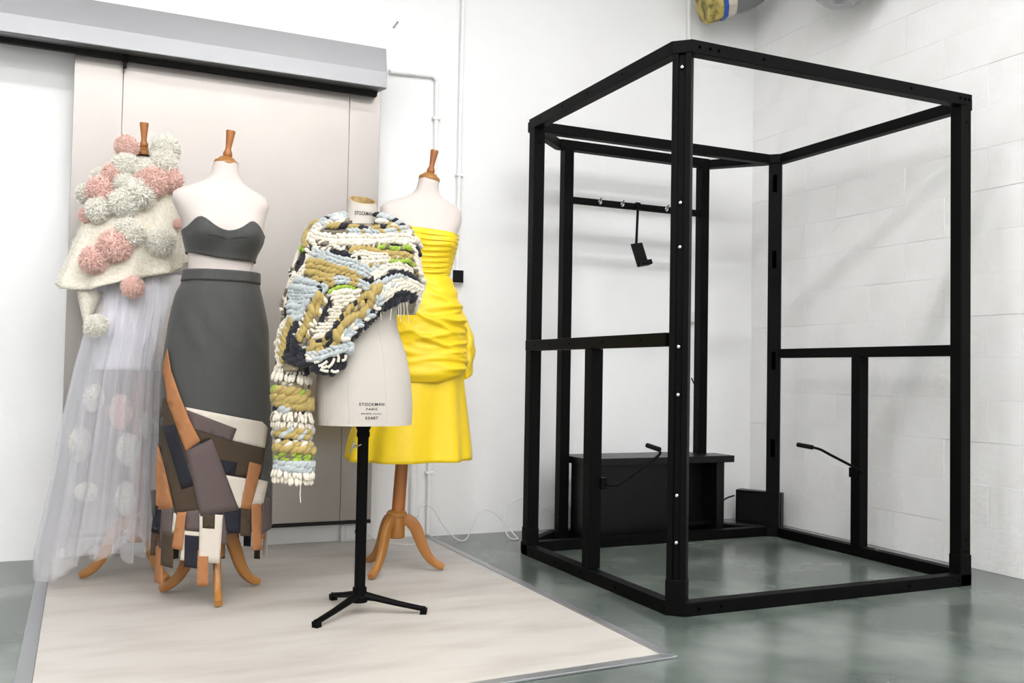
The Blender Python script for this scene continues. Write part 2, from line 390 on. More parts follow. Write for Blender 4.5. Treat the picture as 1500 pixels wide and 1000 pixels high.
for z0, z1 in ((0, bh), (FH-bh, FH)):
    k = .001 if z0 else 0
    beam([(X0, Y0+c), (X0+tb, Y0+c+.012), (X0+tb, Y1), (X0, Y1)], z0, z1)
    beam([(X0+c, Y0), (X1, Y0), (X1, Y0+tb), (X0+c+.012, Y0+tb)], z0, z1)
    beam([(X0, Y0+c), (X0+c, Y0), (X0+c+.012, Y0+tb), (X0+tb, Y0+c+.012)], z0+k, z1-k, 'corner_block')
    beam([(X0+.02, Y1+.0045), (X1-.03, Y1+.0045), (X1-.03, Y1+.0565), (X0+.02, Y1+.0565)], z0, z1)
    beam([(X1+.0105, Y0+.05), (X1+.0625, Y0+.05), (X1+.0625, Y1-.035), (X1+.0105, Y1-.035)], z0, z1)
    beam([(X1-.03, Y1+.0045), (X1+.0105, Y1-.035), (X1+.0625, Y1-.035), (X1+.0625, Y1+.0565), (X1-.03, Y1+.0565)], z0, z1, 'corner_block')
    # bay behind
    beam([(X0+.02, Y1+.0565), (X0+.09, Y1+.0565), (2.41, 4.585), (2.345, 4.585)], z0+.002, z1-.002)
    beam([(2.35, 4.525), (3.345, 4.525), (3.345, 4.58), (2.35, 4.58)], z0, z1)
    beam([(X1-.09, Y1+.0565), (X1+.02, Y1+.0565), (3.375, 4.585), (3.31, 4.585)], z0+.002, z1-.002)
# mid rails and short posts
bbox('mid_rail', X0-.001, X0+.05, Y0+c+.02, Y1-.003, 1.0665-bh, 1.0665)
bbox('mid_rail', X1+.0105, X1+.0625, Y0+.09, Y1-.03, 1.015, 1.0665)
bbox('short_post', X0+.002, X0+.002+ps, 3.585, 3.646, bh, 1.0665-bh)
bbox('short_post', X1+.004, X1+.062, 3.60, 3.661, bh, 1.015)
rp1 = bbox('post', 2.375, 2.432, 4.522, 4.58, 0, FH-bh); rp2 = bbox('post', 3.285, 3.342, 4.522, 4.58, 0, FH-bh)
bbox('coat_rail', 2.43, 3.287, 4.53, 4.552, 1.842, 1.879)
for x in (2.603, 2.748, 3.045):
    h = MB(); h.tube([(x, 4.53, 1.863), (x-.012, 4.505, 1.857), (x-.02, 4.485, 1.862), (x-.022, 4.475, 1.875)], .006, 8); h.lathe([(.012, 0), (.012, .004)], 12, (x, 4.53, 1.863), (0, -1, 0))
    part(h, 'hook', 'chrome', bevel=0)
# holes along the beams
def hole(x, y, z, n, r=.006):
    part(MB().lathe([(r, -.002), (r, .0006)], 12, (x, y, z), n), 'bolt_hole', 'hole', bevel=0)
zt = FH-bh/2
for i, dx in enumerate((.09, .14, .18, .40, 1.2, 1.50, 1.53, 1.555)): hole(X0+dx, Y0, zt, (0, -1, 0), .0065)
for dx in (.115, .22, 1.2, 1.50, 1.53): hole(X0+dx, Y0, bh/2, (0, -1, 0))
for dy in (.42, .72, .96, 1.2): hole(X0, Y0+dy, zt, (-1, 0, 0)); hole(X0, Y0+dy, bh/2, (-1, 0, 0))
for dy in (.25, .55, .85, 1.05, 1.2): hole(X0-.001, Y0+dy, 1.04, (-1, 0, 0), .005)
for z in (2.06, .2, .15, .10): hole(X0+.033, Y1-ps, z, (0, -1, 0), .005); hole(X1-.033, Y0+.003, z, (0, -1, 0), .005)
# two crank handles facing each other
def lever(xp, yp, sgn, pts, grip):
    o = part(MB().tube(resample(pts, .015), .0065, 10), 'crank_arm', bevel=0)
    part(MB().box(xp-.014, xp+.014, yp-.03, yp+.02, .40, .45), 'clamp')
    g = MB().tube(resample(grip, .02), .0115, 12)
    part(g, 'grip', 'rubber', parent=o, bevel=0)
lever(X0+.068, 3.60, 1, [(2.09, 3.60, .425), (2.14, 3.57, .415), (2.19, 3.57, .43), (2.35, 3.57, .525), (2.385, 3.572, .552), (2.392, 3.60, .565)], [(2.392, 3.59, .567), (2.392, 3.69, .578)])
lever(X1+.004, 3.64, -1, [(X1, 3.575, .43), (3.58, 3.575, .445), (3.40, 3.575, .52), (3.33, 3.575, .55), (3.295, 3.58, .56), (3.287, 3.60, .562)], [(3.287, 3.59, .562), (3.285, 3.70, .568)])
# phone holder on the coat rail
t = empty('phone_holder', (2.846, 4.53, 1.85), 'black phone holder hanging on a thin rod from the coat rail', 'phone holder')
MB().tube([(0, -.010, -.005), (-.005, -.012, -.1), (-.014, -.02, -.215)], .0075, 8).obj('rod', M['black'], t)
MB().box(-.014, .014, -.016, -.001, -.008, .032).obj('clip', M['black'], t)
m = MB().box(-.042, .042, -.005, .005, -.065, .065); m.box(-.042, .045, -.035, .005, -.072, -.06); m.box(-.042, .045, -.035, -.029, -.072, -.045)
h = m.obj('cradle', M['rubber'], t, bevel=.002); h.location = (0, -.035, -.265); h.rotation_euler = (math.radians(-14), math.radians(-11), math.radians(10))
# black bench
t = empty('bench', (2.9, 4.45, 0), 'low black laminate bench cabinet standing inside the black frame', 'bench')
def bb(nm, x0, x1, y0, y1, z0, z1): return MB().box(x0-2.9, x1-2.9, y0-4.45, y1-4.45, z0, z1).obj(nm, M['blackwood'], t, bevel=.002)
MB().prism([(x-2.9, y-4.45) for x, y in ((2.436, 4.335), (3.398, 4.335), (3.398, 4.518), (3.28, 4.518), (3.28, 4.64), (2.436, 4.64))], .417, .455).obj('seat_top', M['blackwood'], t, bevel=.002)
bb('front_panel', 2.50, 3.105, 4.39, 4.41, .0, .417)
bb('side_panel', 3.295, 3.347, 4.36, 4.515, .0, .417)
bb('side_panel', 2.44, 2.47, 4.36, 4.515, .0, .417)
bb('divider', 3.09, 3.11, 4.41, 4.495, .0, .417)
bb('back_panel', 2.47, 3.295, 4.497, 4.515, .0, .417)
bb('bottom_board', 2.47, 3.295, 4.412, 4.496, .06, .08)
for i in range(9): bb('louvre', 2.472, 2.499, 4.385, 4.40, .06+.036*i, .082+.036*i)
# dark box in the corner
t = empty('speaker_box', (3.79, 4.62, 0), 'small black speaker box in the room corner behind the frame', 'speaker')
a, b = Vector((-.073, .109, 0)), Vector((.08, -.131, 0)); d = (b-a).normalized(); nn = Vector((-d.y, d.x, 0)); nn = nn if nn.x > 0 else -nn
P = [a, b, b+nn*.055, a+nn*.09]
MB().prism([(p.x, p.y) for p in P], 0, .205).obj('cabinet', M['blackwood'], t, bevel=.004)
P = [a+d*.02-nn*.004, b-d*.02-nn*.004, b-d*.02, a+d*.02]
MB().prism([(p.x, p.y) for p in P], .018, .187).obj('grille', M['rubber'], t, bevel=.002)
# cables
cp = [(1.36,4.84,.055),(1.391,4.80,.043),(1.44,4.74,.012),(1.52,4.66,.008),(1.595,4.64,.008),(1.63,4.68,.04),(1.641,4.72,.158),(1.674,4.74,.189),(1.724,4.74,.172),(1.784,4.72,.079),(1.845,4.67,.012),(1.895,4.67,.012),(1.942,4.70,.071),(2.021,4.74,.148),(2.102,4.74,.119),(2.175,4.66,.02),(2.17,4.61,.008),(2.134,4.64,.01),(2.118,4.68,.08),(2.163,4.74,.165),(2.258,4.76,.202),(2.374,4.72,.156),(2.43,4.70,.115),(2.47,4.70,.08)]
tag(MB().tube(resample(cp, .012), .0033, 6).obj('network_cable', M['cable_w']), 'looping white network cable running from the socket along the wall', 'cable')
tag(MB().tube(resample([(3.36, 4.60, .457), (3.372, 4.605, .50), (3.378, 4.61, .56), (3.36, 4.61, .60), (3.346, 4.60, .62), (3.344, 4.59, .75), (3.30, 4.59, .85), (3.27,4.588,.9)], .012), .004, 6).obj('power_cable', M['rubber']), 'thin black cable climbing from the bench top along the rear post', 'cable')
tag(MB().tube(resample([(3.35, 4.55, .13), (3.42, 4.58, .12), (3.52, 4.64, .13), (3.62, 4.70, .155), (3.72, 4.745, .165)], .012), .005, 6).obj('speaker_cable', M['rubber']), 'black cable stretched between the bench side and the corner speaker', 'cable')
# ------------------------------------------------------------------ dress forms
def spt(a, n=2.25):                   # rounded section
    c_, s_ = math.cos(a), math.sin(a)
    return math.copysign(abs(c_)**(2/n), c_), math.copysign(abs(s_)**(2/n), s_)
def ring(tab, z, n=48, off=0, disp=None):
    xc, hw, df, db, yc = interp(tab, z); out = []
    for k in range(n):
        a = 2*PI*k/n; cx, sy = spt(a)
        d = disp(a, z) if disp else 0
        o = off+d
        out.append((xc+(hw+o)*cx, yc-((df if sy > 0 else db)+o)*sy, z))
    return out
def loft(tab, zs, n=48, off=0, disp=None, capb=False, capt=False):
    return MB().grid([ring(tab, z, n, off, disp) for z in zs], True, 0, capb, capt)
def front(tab, x, z, off=0):
    xc, hw, df, db, yc = interp(tab, z); hw += off; df += off
    q = min(1, abs((x-xc)/hw)); return yc-df*(max(0, 1-q**2.25))**(1/2.25)
def zs(a, b, n): return [a+(b-a)*i/(n-1) for i in range(n)]
def sil(rows, Y, xc0, df, db, yc=None):     # silhouette table rows (v, left, right) -> section table rising in z
    out = []
    for i, (v, a, b) in enumerate(rows):
        xa, za = W(a, v, Y); xb, zb = W(b, v, Y)
        out.append(((za+zb)/2, (xa+xb)/2-xc0, (xb-xa)/2, df[i] if isinstance(df, (list, tuple)) else df, db[i] if isinstance(db, (list, tuple)) else db, yc[i] if yc else 0))
    return sorted(out)
def bust(x, z, zb, A=.028, sx=.072):
    return A*math.exp(-((abs(x)-sx)/.05)**2-((z-zb)/.05)**2)
def stand_wood(t, top, legs, R=.22, px=0, py=0, ptop=None):
    ptop = ptop or (px, py)
    MB().tube([(px, py, .16), (ptop[0], ptop[1], top)], [.030, .026], 20).obj('pole', M['wooddark'], t)
    MB().lathe([(.034, .155), (.038, .16), (.038, .25), (.046, .253), (.046, .268), (.038, .275), (.031, .278)], 24, (px, py, 0)).obj('collar', M['wood'], t)
    pr = [(.03, .235, .030), (.055, .232, .032), (.082, .205, .032), (.102, .16, .030), (.122, .11, .027), (.15, .066, .024), (.185, .036, .021), (R, .021, .020)]
    for a in legs:
        ca, sa = math.cos(a), math.sin(a); P = resample([(px+ca*r, py+sa*r, z) for r, z, w in pr], .012)
        m = len(P); rs = []
        for i in range(m):
            q = i/(m-1)*(len(pr)-1); j = min(int(q), len(pr)-2); rs.append(pr[j][2]+(pr[j+1][2]-pr[j][2])*(q-j))
        rs[-1] *= .72; rs[-2] = max(rs[-2]*.95, rs[-1])
        rows = []
        for i, p in enumerate(P):
            tn = (P[min(i+1, m-1)]-P[max(i-1, 0)]).normalized(); sd = Vector((-sa, ca, 0)); un = sd.cross(tn)
            rows.append([p+sd*(.0145*cx)+un*(rs[i]*.86*sy) for cx, sy in (spt(2*PI*k/16, 3.6) for k in range(16))])
        for r_ in rows:
            for j, v in enumerate(r_):
                if v.z < 0: r_[j] = Vector((v.x, v.y, 0))
        MB().grid(rows, True, 0, True, True).obj('leg', M['wood'], t)
def finial(t, pos, axis, s=1.0, cap=.049):
    MB().lathe([(cap*.98, -.004), (cap, 0), (cap, .008), (cap*.93, .014), (cap*.72, .019), (cap*.62, .027), (.019, .031)], 28, pos, axis).obj('neck_cap', M['wood'], t)
    MB().lathe([(.014, .028), (.0185, .036), (.0185, .046), (.0135, .058), (.0115, .064), (.0125, .08), (.0185, .135), (.018, .139), (.008, .140)], 20, pos, axis).obj('finial', M['wooddark'], t)

# ---- 1. the form with grey top and patchwork skirt
GX, GY = .5, 3.87
gt = empty('dress_form', (GX, GY, 0), 'ivory jersey dress form with beech tripod wearing the charcoal bandeau', 'dress form')
gtab = [(.86, -.005, .150, .115, .12, 0), (.95, -.008, .175, .125, .13, 0), (1.05, -.01, .180, .128, .135, 0), (1.18, -.01, .150, .11, .12, 0), (1.285, -.008, .123, .092, .10, 0),
        (1.34, -.006, .127, .10, .10, 0), (1.41, .0, .148, .115, .11, 0), (1.462, -.001, .155, .115, .115, 0), (1.52, -.008, .172, .10, .115, 0), (1.56, -.012, .186, .085, .105, 0), (1.592, -.014, .178, .068, .09, .005),
        (1.612, -.012, .14, .06, .08, .008), (1.632, -.006, .10, .055, .072, .010), (1.655, -.001, .068, .052, .06, .012), (1.685, .0, .054, .05, .053, .012), (1.72, .003, .049, .048, .048, .012)]
def gdisp(a, z):
    if math.sin(a) <= 0: return 0
    xc, hw, *_ = interp(gtab, z); return bust(hw*math.cos(a), z, 1.425)*math.sin(a)**.5
loft(gtab, zs(.86, 1.72, 60), 56, 0, gdisp, True, True).obj('torso', M['jersey'], gt, smooth=60)
stand_wood(gt, .9, [math.radians(a) for a in (-92, 150, 28)])
finial(gt, (.004, .012, 1.716), (.10, -.02, 1))
# bandeau top: scalloped upper edge
bt = empty('bandeau_top', (GX, GY, 0), 'charcoal strapless bandeau top on the ivory dress form', 'top')
rows = []
N_ = 72
def btop(a):
    x = math.cos(a)
    if math.sin(a) > 0: return 1.432+.048*math.exp(-((abs(x)-.52)/.27)**2)-.004*x
    return 1.425
def bbot(a): return 1.337-.012*math.cos(a)-.012*max(0, math.sin(a))**2
for i in range(15):
    r_ = []
    for k in range(N_):
        a = 2*PI*k/N_; z = bbot(a)+(btop(a)-bbot(a))*i/14
        xc, hw, df, db, yc = interp(gtab, z); cx, sy = spt(a)
        e = .006+(gdisp(a, z)*1.25 if sy > 0 else 0)
        if sy > 0:
            x = hw*cx
            e += .004*math.sin(abs(x)*190)*math.exp(-((abs(x)-.03)/.03)**2)*math.exp(-((z-1.39)/.03)**2)
            e -= .003*math.exp(-(x/.016)**2)*math.exp(-((z-1.405)/.05)**2)
        if i in (0, 14): e += .0015
        r_.append((xc+(hw+e)*cx, yc-((df if sy > 0 else db)+e)*sy, z))
    rows.append(r_)
solid(MB().grid(rows).obj('cups', M['greycloth'], bt, smooth=60, fix=False), .003)
def seam(tab, pts, off, r=.0016, ring_=False):
    return [(x, front(tab, x, z, off), z) for x, z in pts]
for s_ in (-1, 1):
    m = MB(); pts = [(.0+s_*x, z) for x, z in ((.004, 1.40), (.03, 1.408), (.06, 1.411), (.10, 1.408), (.135, 1.402))]
    m.tube(resample([(x, front(gtab, x, z, .008)-gd, z) for (x, z), gd in ((p, bust(p[0], p[1], 1.425)*1.22) for p in pts)], .008), .0016, 6); m.obj('seam', M['greycloth'], bt)
# skirt
sk = empty('patchwork_skirt', (GX, GY, 0), 'long charcoal skirt with patchwork panels and hanging fabric strips', 'skirt')
stab = sil([(400,269.5,379),(414,267,379),(436,256,383.5),(484,245,391.5),(540,238.5,393),(620,236,396),(700,235,398),(780,231,397)], GY, GX,
           [.118,.122,.135,.15,.155,.16,.165,.165], [.115,.12,.14,.155,.16,.165,.17,.17])
def sdisp(a, z):
    f = max(0, min(1, (1.22-z)/.3)); d = .0035*f*math.sin(a*5+z*6+.6)+.0025*f*math.sin(a*3-z*9)
    d += .003*math.exp(-((z-1.05)/.12)**2)*math.sin(38*(z+.32*math.cos(a)))*max(0, math.sin(a))
    return d
solid(loft(stab, zs(.27, 1.245, 70), 72, 0, sdisp).obj('skirt_panel', M['greycloth'], sk, smooth=60, fix=False), .003)
solid(loft(stab, zs(1.238, 1.281, 6), 64, .004).obj('waistband', M['greycloth'], sk, smooth=60, fix=False), .004)
for xx in (-.09, .075):
    MB().tube(resample([(xx, front(stab, xx, 1.235, .001), 1.235), (xx*1.06, front(stab, xx*1.06, 1.17, .001), 1.17), (xx*1.1, front(stab, xx*1.1, 1.12, .0), 1.12)], .01), .0018, 6).obj('dart', M['greycloth'], sk)
def cloth(poly, mt, off, name, tab=stab, wave=0, flat_z=.27):
    b = bmesh.new(); vs_ = []
    for u, v in poly:
        x, z = W(200+u/2.5, 500+v/2.5, GY-.14); vs_.append(b.verts.new((x-GX, 0, z)))
    f = b.faces.new(vs_); bmesh.ops.triangulate(b, faces=[f])
    for _ in range(3):
        es = [e for e in b.edges if e.calc_length() > .028]
        if not es: break
        bmesh.ops.subdivide_edges(b, edges=es, cuts=1); bmesh.ops.triangulate(b, faces=b.faces[:])
    ph = random.uniform(0, 6)
    zmax = max(v.co.z for v in b.verts)
    for v in b.verts:
        zz = max(v.co.z, flat_z); y = front(tab, v.co.x, zz, off)
        if wave: y -= wave*(zmax-v.co.z)*(.5+.5*math.sin(ph+v.co.z*14))
        v.co.y = y
    bmesh.ops.recalc_face_normals(b, faces=b.faces)
    me = bpy.data.meshes.new(name); b.to_mesh(me); b.free(); me.materials.append(M[mt])
    me.polygons.foreach_set('use_smooth', [True]*len(me.polygons))
    return solid(link(name, me, sk), .0022)
patches = [
 ('brown', [(97,190),(118,230),(180,400),(186,400),(232,630),(148,642),(92,400)], .006),
 ('orange', [(88,380),(105,480),(137,612),(80,632),(80,500)], .007),
 ('navy', [(100,315),(140,305),(206,525),(165,540)], .009),
 ('beige', [(180,240),(490,300),(472,393),(345,362),(260,330),(195,290)], .006),
 ('mauve', [(184,250),(363,318),(345,362),(200,318)], .009),
 ('brown', [(200,318),(345,360),(476,393),(455,492),(320,490),(290,450),(265,352),(232,372)], .0075),
 ('navy', [(295,428),(364,440),(355,486),(315,482)], .010),
 ('greycloth', [(470,400),(497,380),(498,582),(440,590),(455,490)], .007),
 ('beige', [(318,485),(405,500),(378,608),(350,600)], .009),
 ('beige', [(430,500),(486,515),(462,606),(415,596)], .0095),
 ('mauve', [(180,400),(272,354),(371,612),(231,636)], .0115),
 ('orange', [(118,25),(100,100),(118,230),(180,402),(231,361),(195,290),(160,200),(130,110)], .0115),
 ('orange', [(410,438),(459,452),(413,612),(377,605)], .0125)]
for mt, poly, off in patches: cloth(poly, mt, off, 'patch')
strips = [
 ('navy', [(75,620),(102,615),(95,722),(62,718)], .004), ('brown', [(65,700),(88,700),(82,806),(57,808)], .003),
 ('mauve', [(98,615),(132,610),(130,772),(88,768)], .006), ('brown', [(97,700),(138,705),(133,832),(93,828)], .009),
 ('orange', [(80,765),(101,765),(99,906),(75,906)], .005), ('greycloth', [(128,612),(142,612),(138,700),(124,700)], .005),
 ('beige', [(138,630),(160,630),(152,705),(130,705)], .006), ('orange', [(149,626),(181,622),(166,763),(130,760)], .012),
 ('mauve', [(181,620),(232,612),(226,692),(177,690)], .009), ('beige', [(170,686),(230,690),(228,800),(160,800)], .007),
 ('navy', [(176,706),(226,708),(221,826),(173,822)], .012), ('beige', [(228,625),(312,630),(299,806),(225,800)], .0095),
 ('brown', [(238,628),(283,628),(281,680),(238,678)], .0125), ('orange', [(221,760),(259,762),(259,888),(216,888)], .013),
 ('mauve', [(308,620),(330,620),(326,738),(304,735)], .007), ('navy', [(314,612),(376,606),(371,696),(340,696),(325,688)], .009),
 ('brown', [(378,600),(417,602),(412,709),(375,706)], .0105), ('orange', [(417,592),(456,596),(459,761),(420,762)], .013),
 ('mauve', [(458,575),(498,572),(499,690),(455,705)], .009), ('orange', [(456,690),(471,690),(471,725),(457,724)], .006),
 ('greycloth', [(60,560),(82,560),(80,660),(66,660)], .003)]
for mt, poly, off in strips: cloth(poly, mt, off, 'hem_strip', wave=.05)
bm_ = ['mauve', 'orange', 'navy', 'brown', 'beige', 'greycloth']
for i in range(11):                     # strips round the back of the hem
    a = PI+PI*(i+.6)/12; rows = []
    L_ = random.uniform(.10, .19)
    for z in zs(.30, .30-L_ if .3-L_ > .03 else .03, 6):
        xc, hw, df, db, yc = interp(stab, max(z, .27)); r_ = []
        for k in range(4):
            aa = a+(k-1.5)*.055; cx, sy = spt(aa); r_.append((xc+(hw+.004)*cx, yc-(db+.004)*sy, z))
        rows.append(r_)
    solid(MB().grid(rows, False).obj('hem_strip', M[bm_[i % 6]], sk, smooth=60), .002)

# ---- 2. the form in the pompom shawl and tulle skirt
WX, WY = .235, 4.32
wt = empty('dress_form', (WX, WY, 0), 'dress form on beech tripod hidden under the pompom shawl', 'dress form')
wtab = [(z+.08, x-.02, w_, a, b, c_) for z, x, w_, a, b, c_ in gtab]
loft(wtab, zs(.94, 1.80, 50), 40, 0, None, True, True).obj('torso', M['jersey'], wt, smooth=60)
stand_wood(wt, 1.0, [math.radians(a) for a in (176, -58, 60)], R=.225)
finial(wt, (-.018, .0, 1.812), (-.02, -.03, 1))
# white lining skirt
ls = empty('lining_skirt', (WX, WY, 0), 'short opaque white lining skirt under the sheer tulle', 'skirt')
ltab = sil([(380,140,268),(420,138,265),(460,137,258),(500,137,247),(540,139,237),(548,139,237)], WY, WX, [.10,.12,.135,.14,.14,.14], .13)
def ldisp(a, z): return .006*math.sin(a*9+z*5)*min(1, max(0, (1.3-z)/.4))
solid(loft(ltab, zs(.885, 1.30, 24), 64, 0, ldisp).obj('lining_panel', M['satin'], ls, smooth=60, fix=False), .002)
# tulle
tu = empty('tulle_skirt', (WX, WY, 0), 'long sheer white tulle skirt with trapped wool pompoms trailing left', 'skirt')
ttab = sil([(400,146,250),(440,138,252),(480,131,246),(540,116,238),(650,94,234),(740,77,231),(785,66,229),(803,62,229)], WY, WX, [.12,.14,.16,.19,.22,.235,.24,.24], [.12,.14,.16,.19,.22,.235,.24,.24])
random.seed(11)
for L_ in range(3):
    ph = [random.uniform(0, 6.28) for _ in range(6)]
    def tdisp(a, z, ph=ph, L_=L_):
        f = max(0, min(1, (1.2-z)/.6)); g = .35+.65*f
        return g*(.026*abs(math.sin(a*7+ph[0]+z*.5))**.6+.018*abs(math.sin(a*12.5+ph[1]-z*.6))**.6+.006*math.sin(a*31+ph[2])-.02)-.010*L_
    rows = []; nz = 40; N_ = 420
    for i in range(nz):
        r_ = []
        for k in range(N_):
            a = 2*PI*k/N_
            zb = .145+.035*math.sin(a*3+ph[3])+.025*math.sin(a*7+ph[4])+.015*math.sin(a*17+ph[5])+.02*L_
            if math.cos(a) < -.2: zb -= .08*min(1, (-math.cos(a)-.2)/.6)
            zb = max(.03, zb); z = 1.28+(zb-1.28)*i/(nz-1)
            xc, hw, df, db, yc = interp(ttab, z); cx, sy = math.cos(a), math.sin(a); e = tdisp(a, z)
            fp = 19*a+ph[0]+1.6*math.sin(3*a+ph[1])+.8*math.sin(5*a+ph[2]); ga = .095*(.55+.45*math.sin(2*a+ph[3]))*min(1, .45+(1.28-z))
            b_ = a+ga*math.sin(fp); e += .012*math.cos(fp); cx, sy = math.cos(b_), math.sin(b_)
            r_.append((xc+(hw+e)*cx, yc-((df if sy > 0 else db)+e)*sy, z))
        rows.append(r_)
    MB().grid(rows).obj('tulle_layer', M['tulle'], tu, smooth=80, fix=False)
# mohair shawl
sh = empty('pompom_shawl', (WX, WY, 0), 'cream mohair knitted shawl covered in cream and pink pompoms', 'shawl')
def hem(a):                             # hem height and reach round the body
    pts = [(0, (273, 378)), (35, (262, 392)), (65, (235, 402)), (90, (200, 412)), (120, (158, 428)), (150, (112, 428)), (180, (84, 420)), (360, (273, 378))]
    d = math.degrees(a)
    for (a0, p0), (a1, p1) in zip(pts, pts[1:]):
        if a0 <= d <= a1:
            t_ = (d-a0)/(a1-a0); return p0[1]+(p1[1]-p0[1])*t_
    return 400
shtab = sil([(236,190,238),(244,176,247),(262,156,258),(290,142,262),(320,126,264),(350,113,267),(380,100,271),(405,88,273),(425,80,273),(450,79,273)], WY, WX,
            [.07,.10,.13,.15,.165,.175,.185,.19,.195,.20], [.07,.10,.12,.14,.15,.155,.16,.165,.17,.17])
NR, NA = 40, 120; rows = []
ztop = shtab[-1][0]
for i in range(NR):
    r_ = []
    for k in range(NA):
        a = 2*PI*k/NA; zb = W(180, hem(a), WY-.15*math.sin(a))[1]; z = ztop+(zb-ztop)*i/(NR-1)
        xc, hw, df, db, yc = interp(shtab, z); cx, sy = math.cos(a), math.sin(a); f = i/(NR-1)
        e = f*f*(.012*math.sin(a*7+2)+.010*math.sin(a*12+f*3))+.002*math.sin(a*60)*math.sin(i*1.6)
        r_.append((xc+(hw+e)*cx, yc-((df if sy > 0 else db)+e)*sy, z))
    rows.append(r_)
kn = MB().grid(rows).obj('knitted_body', M['mohair'], sh, smooth=80, fix=False); solid(kn, .006)
# hanging corner of the shawl
pts = [(113,424),(150,428),(143,452),(133,470),(126,474),(120,455),(113,440)]
rows = []
for f in zs(0, 1, 8):
    la = W(112+12*f, 424+50*f, WY-.1); ra = W(150-20*f, 428+44*f, WY-.1)
    rows.append([(la[0]+(ra[0]-la[0])*q-WX, -.10-.03*math.sin(PI*q)+.02*f, la[1]+(ra[1]-la[1])*q) for q in zs(0, 1, 6)])
solid(MB().grid(rows, False).obj('hanging_corner', M['mohair'], sh, smooth=80), .008)
# mohair fuzz: loose fibres standing off the knit
fz = MB(); random.seed(5)
for _ in range(5200):
    a = random.uniform(0, 2*PI); f = random.random()**.8; zb = W(180, hem(a), WY-.15*math.sin(a))[1]; z = ztop+(zb-ztop)*f
    xc, hw, df, db, yc = interp(shtab, z); cx, sy = math.cos(a), math.sin(a)
    p = Vector((xc+hw*cx, yc-(df if sy > 0 else db)*sy, z)); n = Vector((cx, -sy, .2)); L_ = random.uniform(.008, .022)
    d = (n+Vector((random.uniform(-1.3,1.3), random.uniform(-1.3,1.3), random.uniform(-1.3,1.3)))).normalized(); s_ = d.cross(Vector((random.random(), random.random(), random.random()))).normalized()*.0006
    q = p+d*L_*.6+s_*8; fz.add([p-s_, p+s_, q+s_, q-s_, p+d*L_], [(0,1,2,3),(3,2,4)])
fz.obj('mohair_fuzz', M['cream_wool'], sh, smooth=0, fix=False)['kind'] = 'stuff'
# pompoms: one mesh per kind, a ragged ball of short wool ends
def pom_mesh(name, mt, seed, n=2400):
    rnd = random.Random(seed); m = MB(); m.ell((0,0,0), (1,0,0), (0,0,1), .84, .84, .84, 0, 14, 10)
    for _ in range(n):
        d = Vector((rnd.gauss(0,1), rnd.gauss(0,1), rnd.gauss(0,1))).normalized(); L_ = rnd.uniform(.86, 1.2)
        s1 = d.cross(Vector((rnd.random(), rnd.random(), rnd.random()+.1))).normalized(); s2 = d.cross(s1); w_ = rnd.uniform(.013, .032)
        tip = d*L_+s1*rnd.uniform(-.32,.32)+s2*rnd.uniform(-.32,.32); b0 = d*.78; md = (b0+tip)*.5+d*.04
        tri = [s1*w_, (s1*-.5+s2*.87)*w_, (s1*-.5-s2*.87)*w_]
        m.add([b0+q for q in tri]+[md*1.05+q*1.25 for q in tri]+[tip], [(0,1,4,3),(1,2,5,4),(2,0,3,5),(3,4,6),(4,5,6),(5,3,6)])
    return m.mesh(name, M[mt], 75)
PM = {'c': [pom_mesh('cream_pompom', 'cream_wool', s) for s in (1, 2)], 'p': [pom_mesh('pink_pompom', 'pink_wool', s) for s in (3, 4)]}
random.seed(21)
def pom(u, v, r, k, parent, depth=None, tab=shtab, sx=1, sz=1, push=.3):
    Yg = WY-.12
    x, z = W(u, v, Yg); x -= WX; R = r*Yg/FPX*1.04
    y = front(tab, x, z)-R*push if depth is None else depth
    x, z = W(u, v, WY+y); x -= WX
    o = link('pompom', random.choice(PM[k]), parent); o['label'] = {'c': 'fluffy cream wool pompom', 'p': 'fluffy pale pink wool pompom'}[k]; o.location = (x, y, z); o.scale = (R*sx, R, R*sz)
    o.rotation_euler = [random.uniform(0, 6.28) for _ in range(3)] if sx == sz else (0, 0, random.uniform(0, 6))
C = lambda x, y: (60+x/3.125, 160+y/3.125)
for x, y, r, k in [(392,172,46,'p'),(568,185,58,'c'),(390,266,54,'c'),(475,278,44,'c'),(560,248,54,'c'),(335,300,47,'p'),(275,315,40,'c'),(285,375,62,'p'),(210,390,42,'c'),(380,340,40,'c'),
                   (505,335,64,'p'),(590,325,52,'p'),(450,388,62,'c'),(380,430,57,'c'),(268,460,52,'c'),(215,485,34,'p'),(400,565,58,'c'),(340,625,64,'p'),(245,690,55,'p'),(548,610,55,'c'),(625,525,22,'p'),(420,815,42,'p'),(255,990,42,'c')]:
    u, v = C(x, y); dep = None
    if y < 200: dep = -.07
    elif y < 270: dep = -.115
    pom(u, v, r/3.125, k, sh, dep)
C2 = lambda x, y: (60+x/2.27, 460+y/2.27)
for x, y, r, k, sx, sz in [(185,50,34,'c',1,1),(350,88,40,'c',1,1),(175,278,34,'c',.75,1.1),(265,325,32,'p',.65,1.5),(375,370,40,'c',.85,1.1),(130,430,34,'c',.55,1.4),(290,450,34,'c',.6,1.3),(150,590,28,'c',1,.9),(280,612,34,'c',.65,1.3)]:
    u, v = C2(x, y); pom(u, v, r/2.27, k, tu, None, ttab, sx, sz, -1.7)
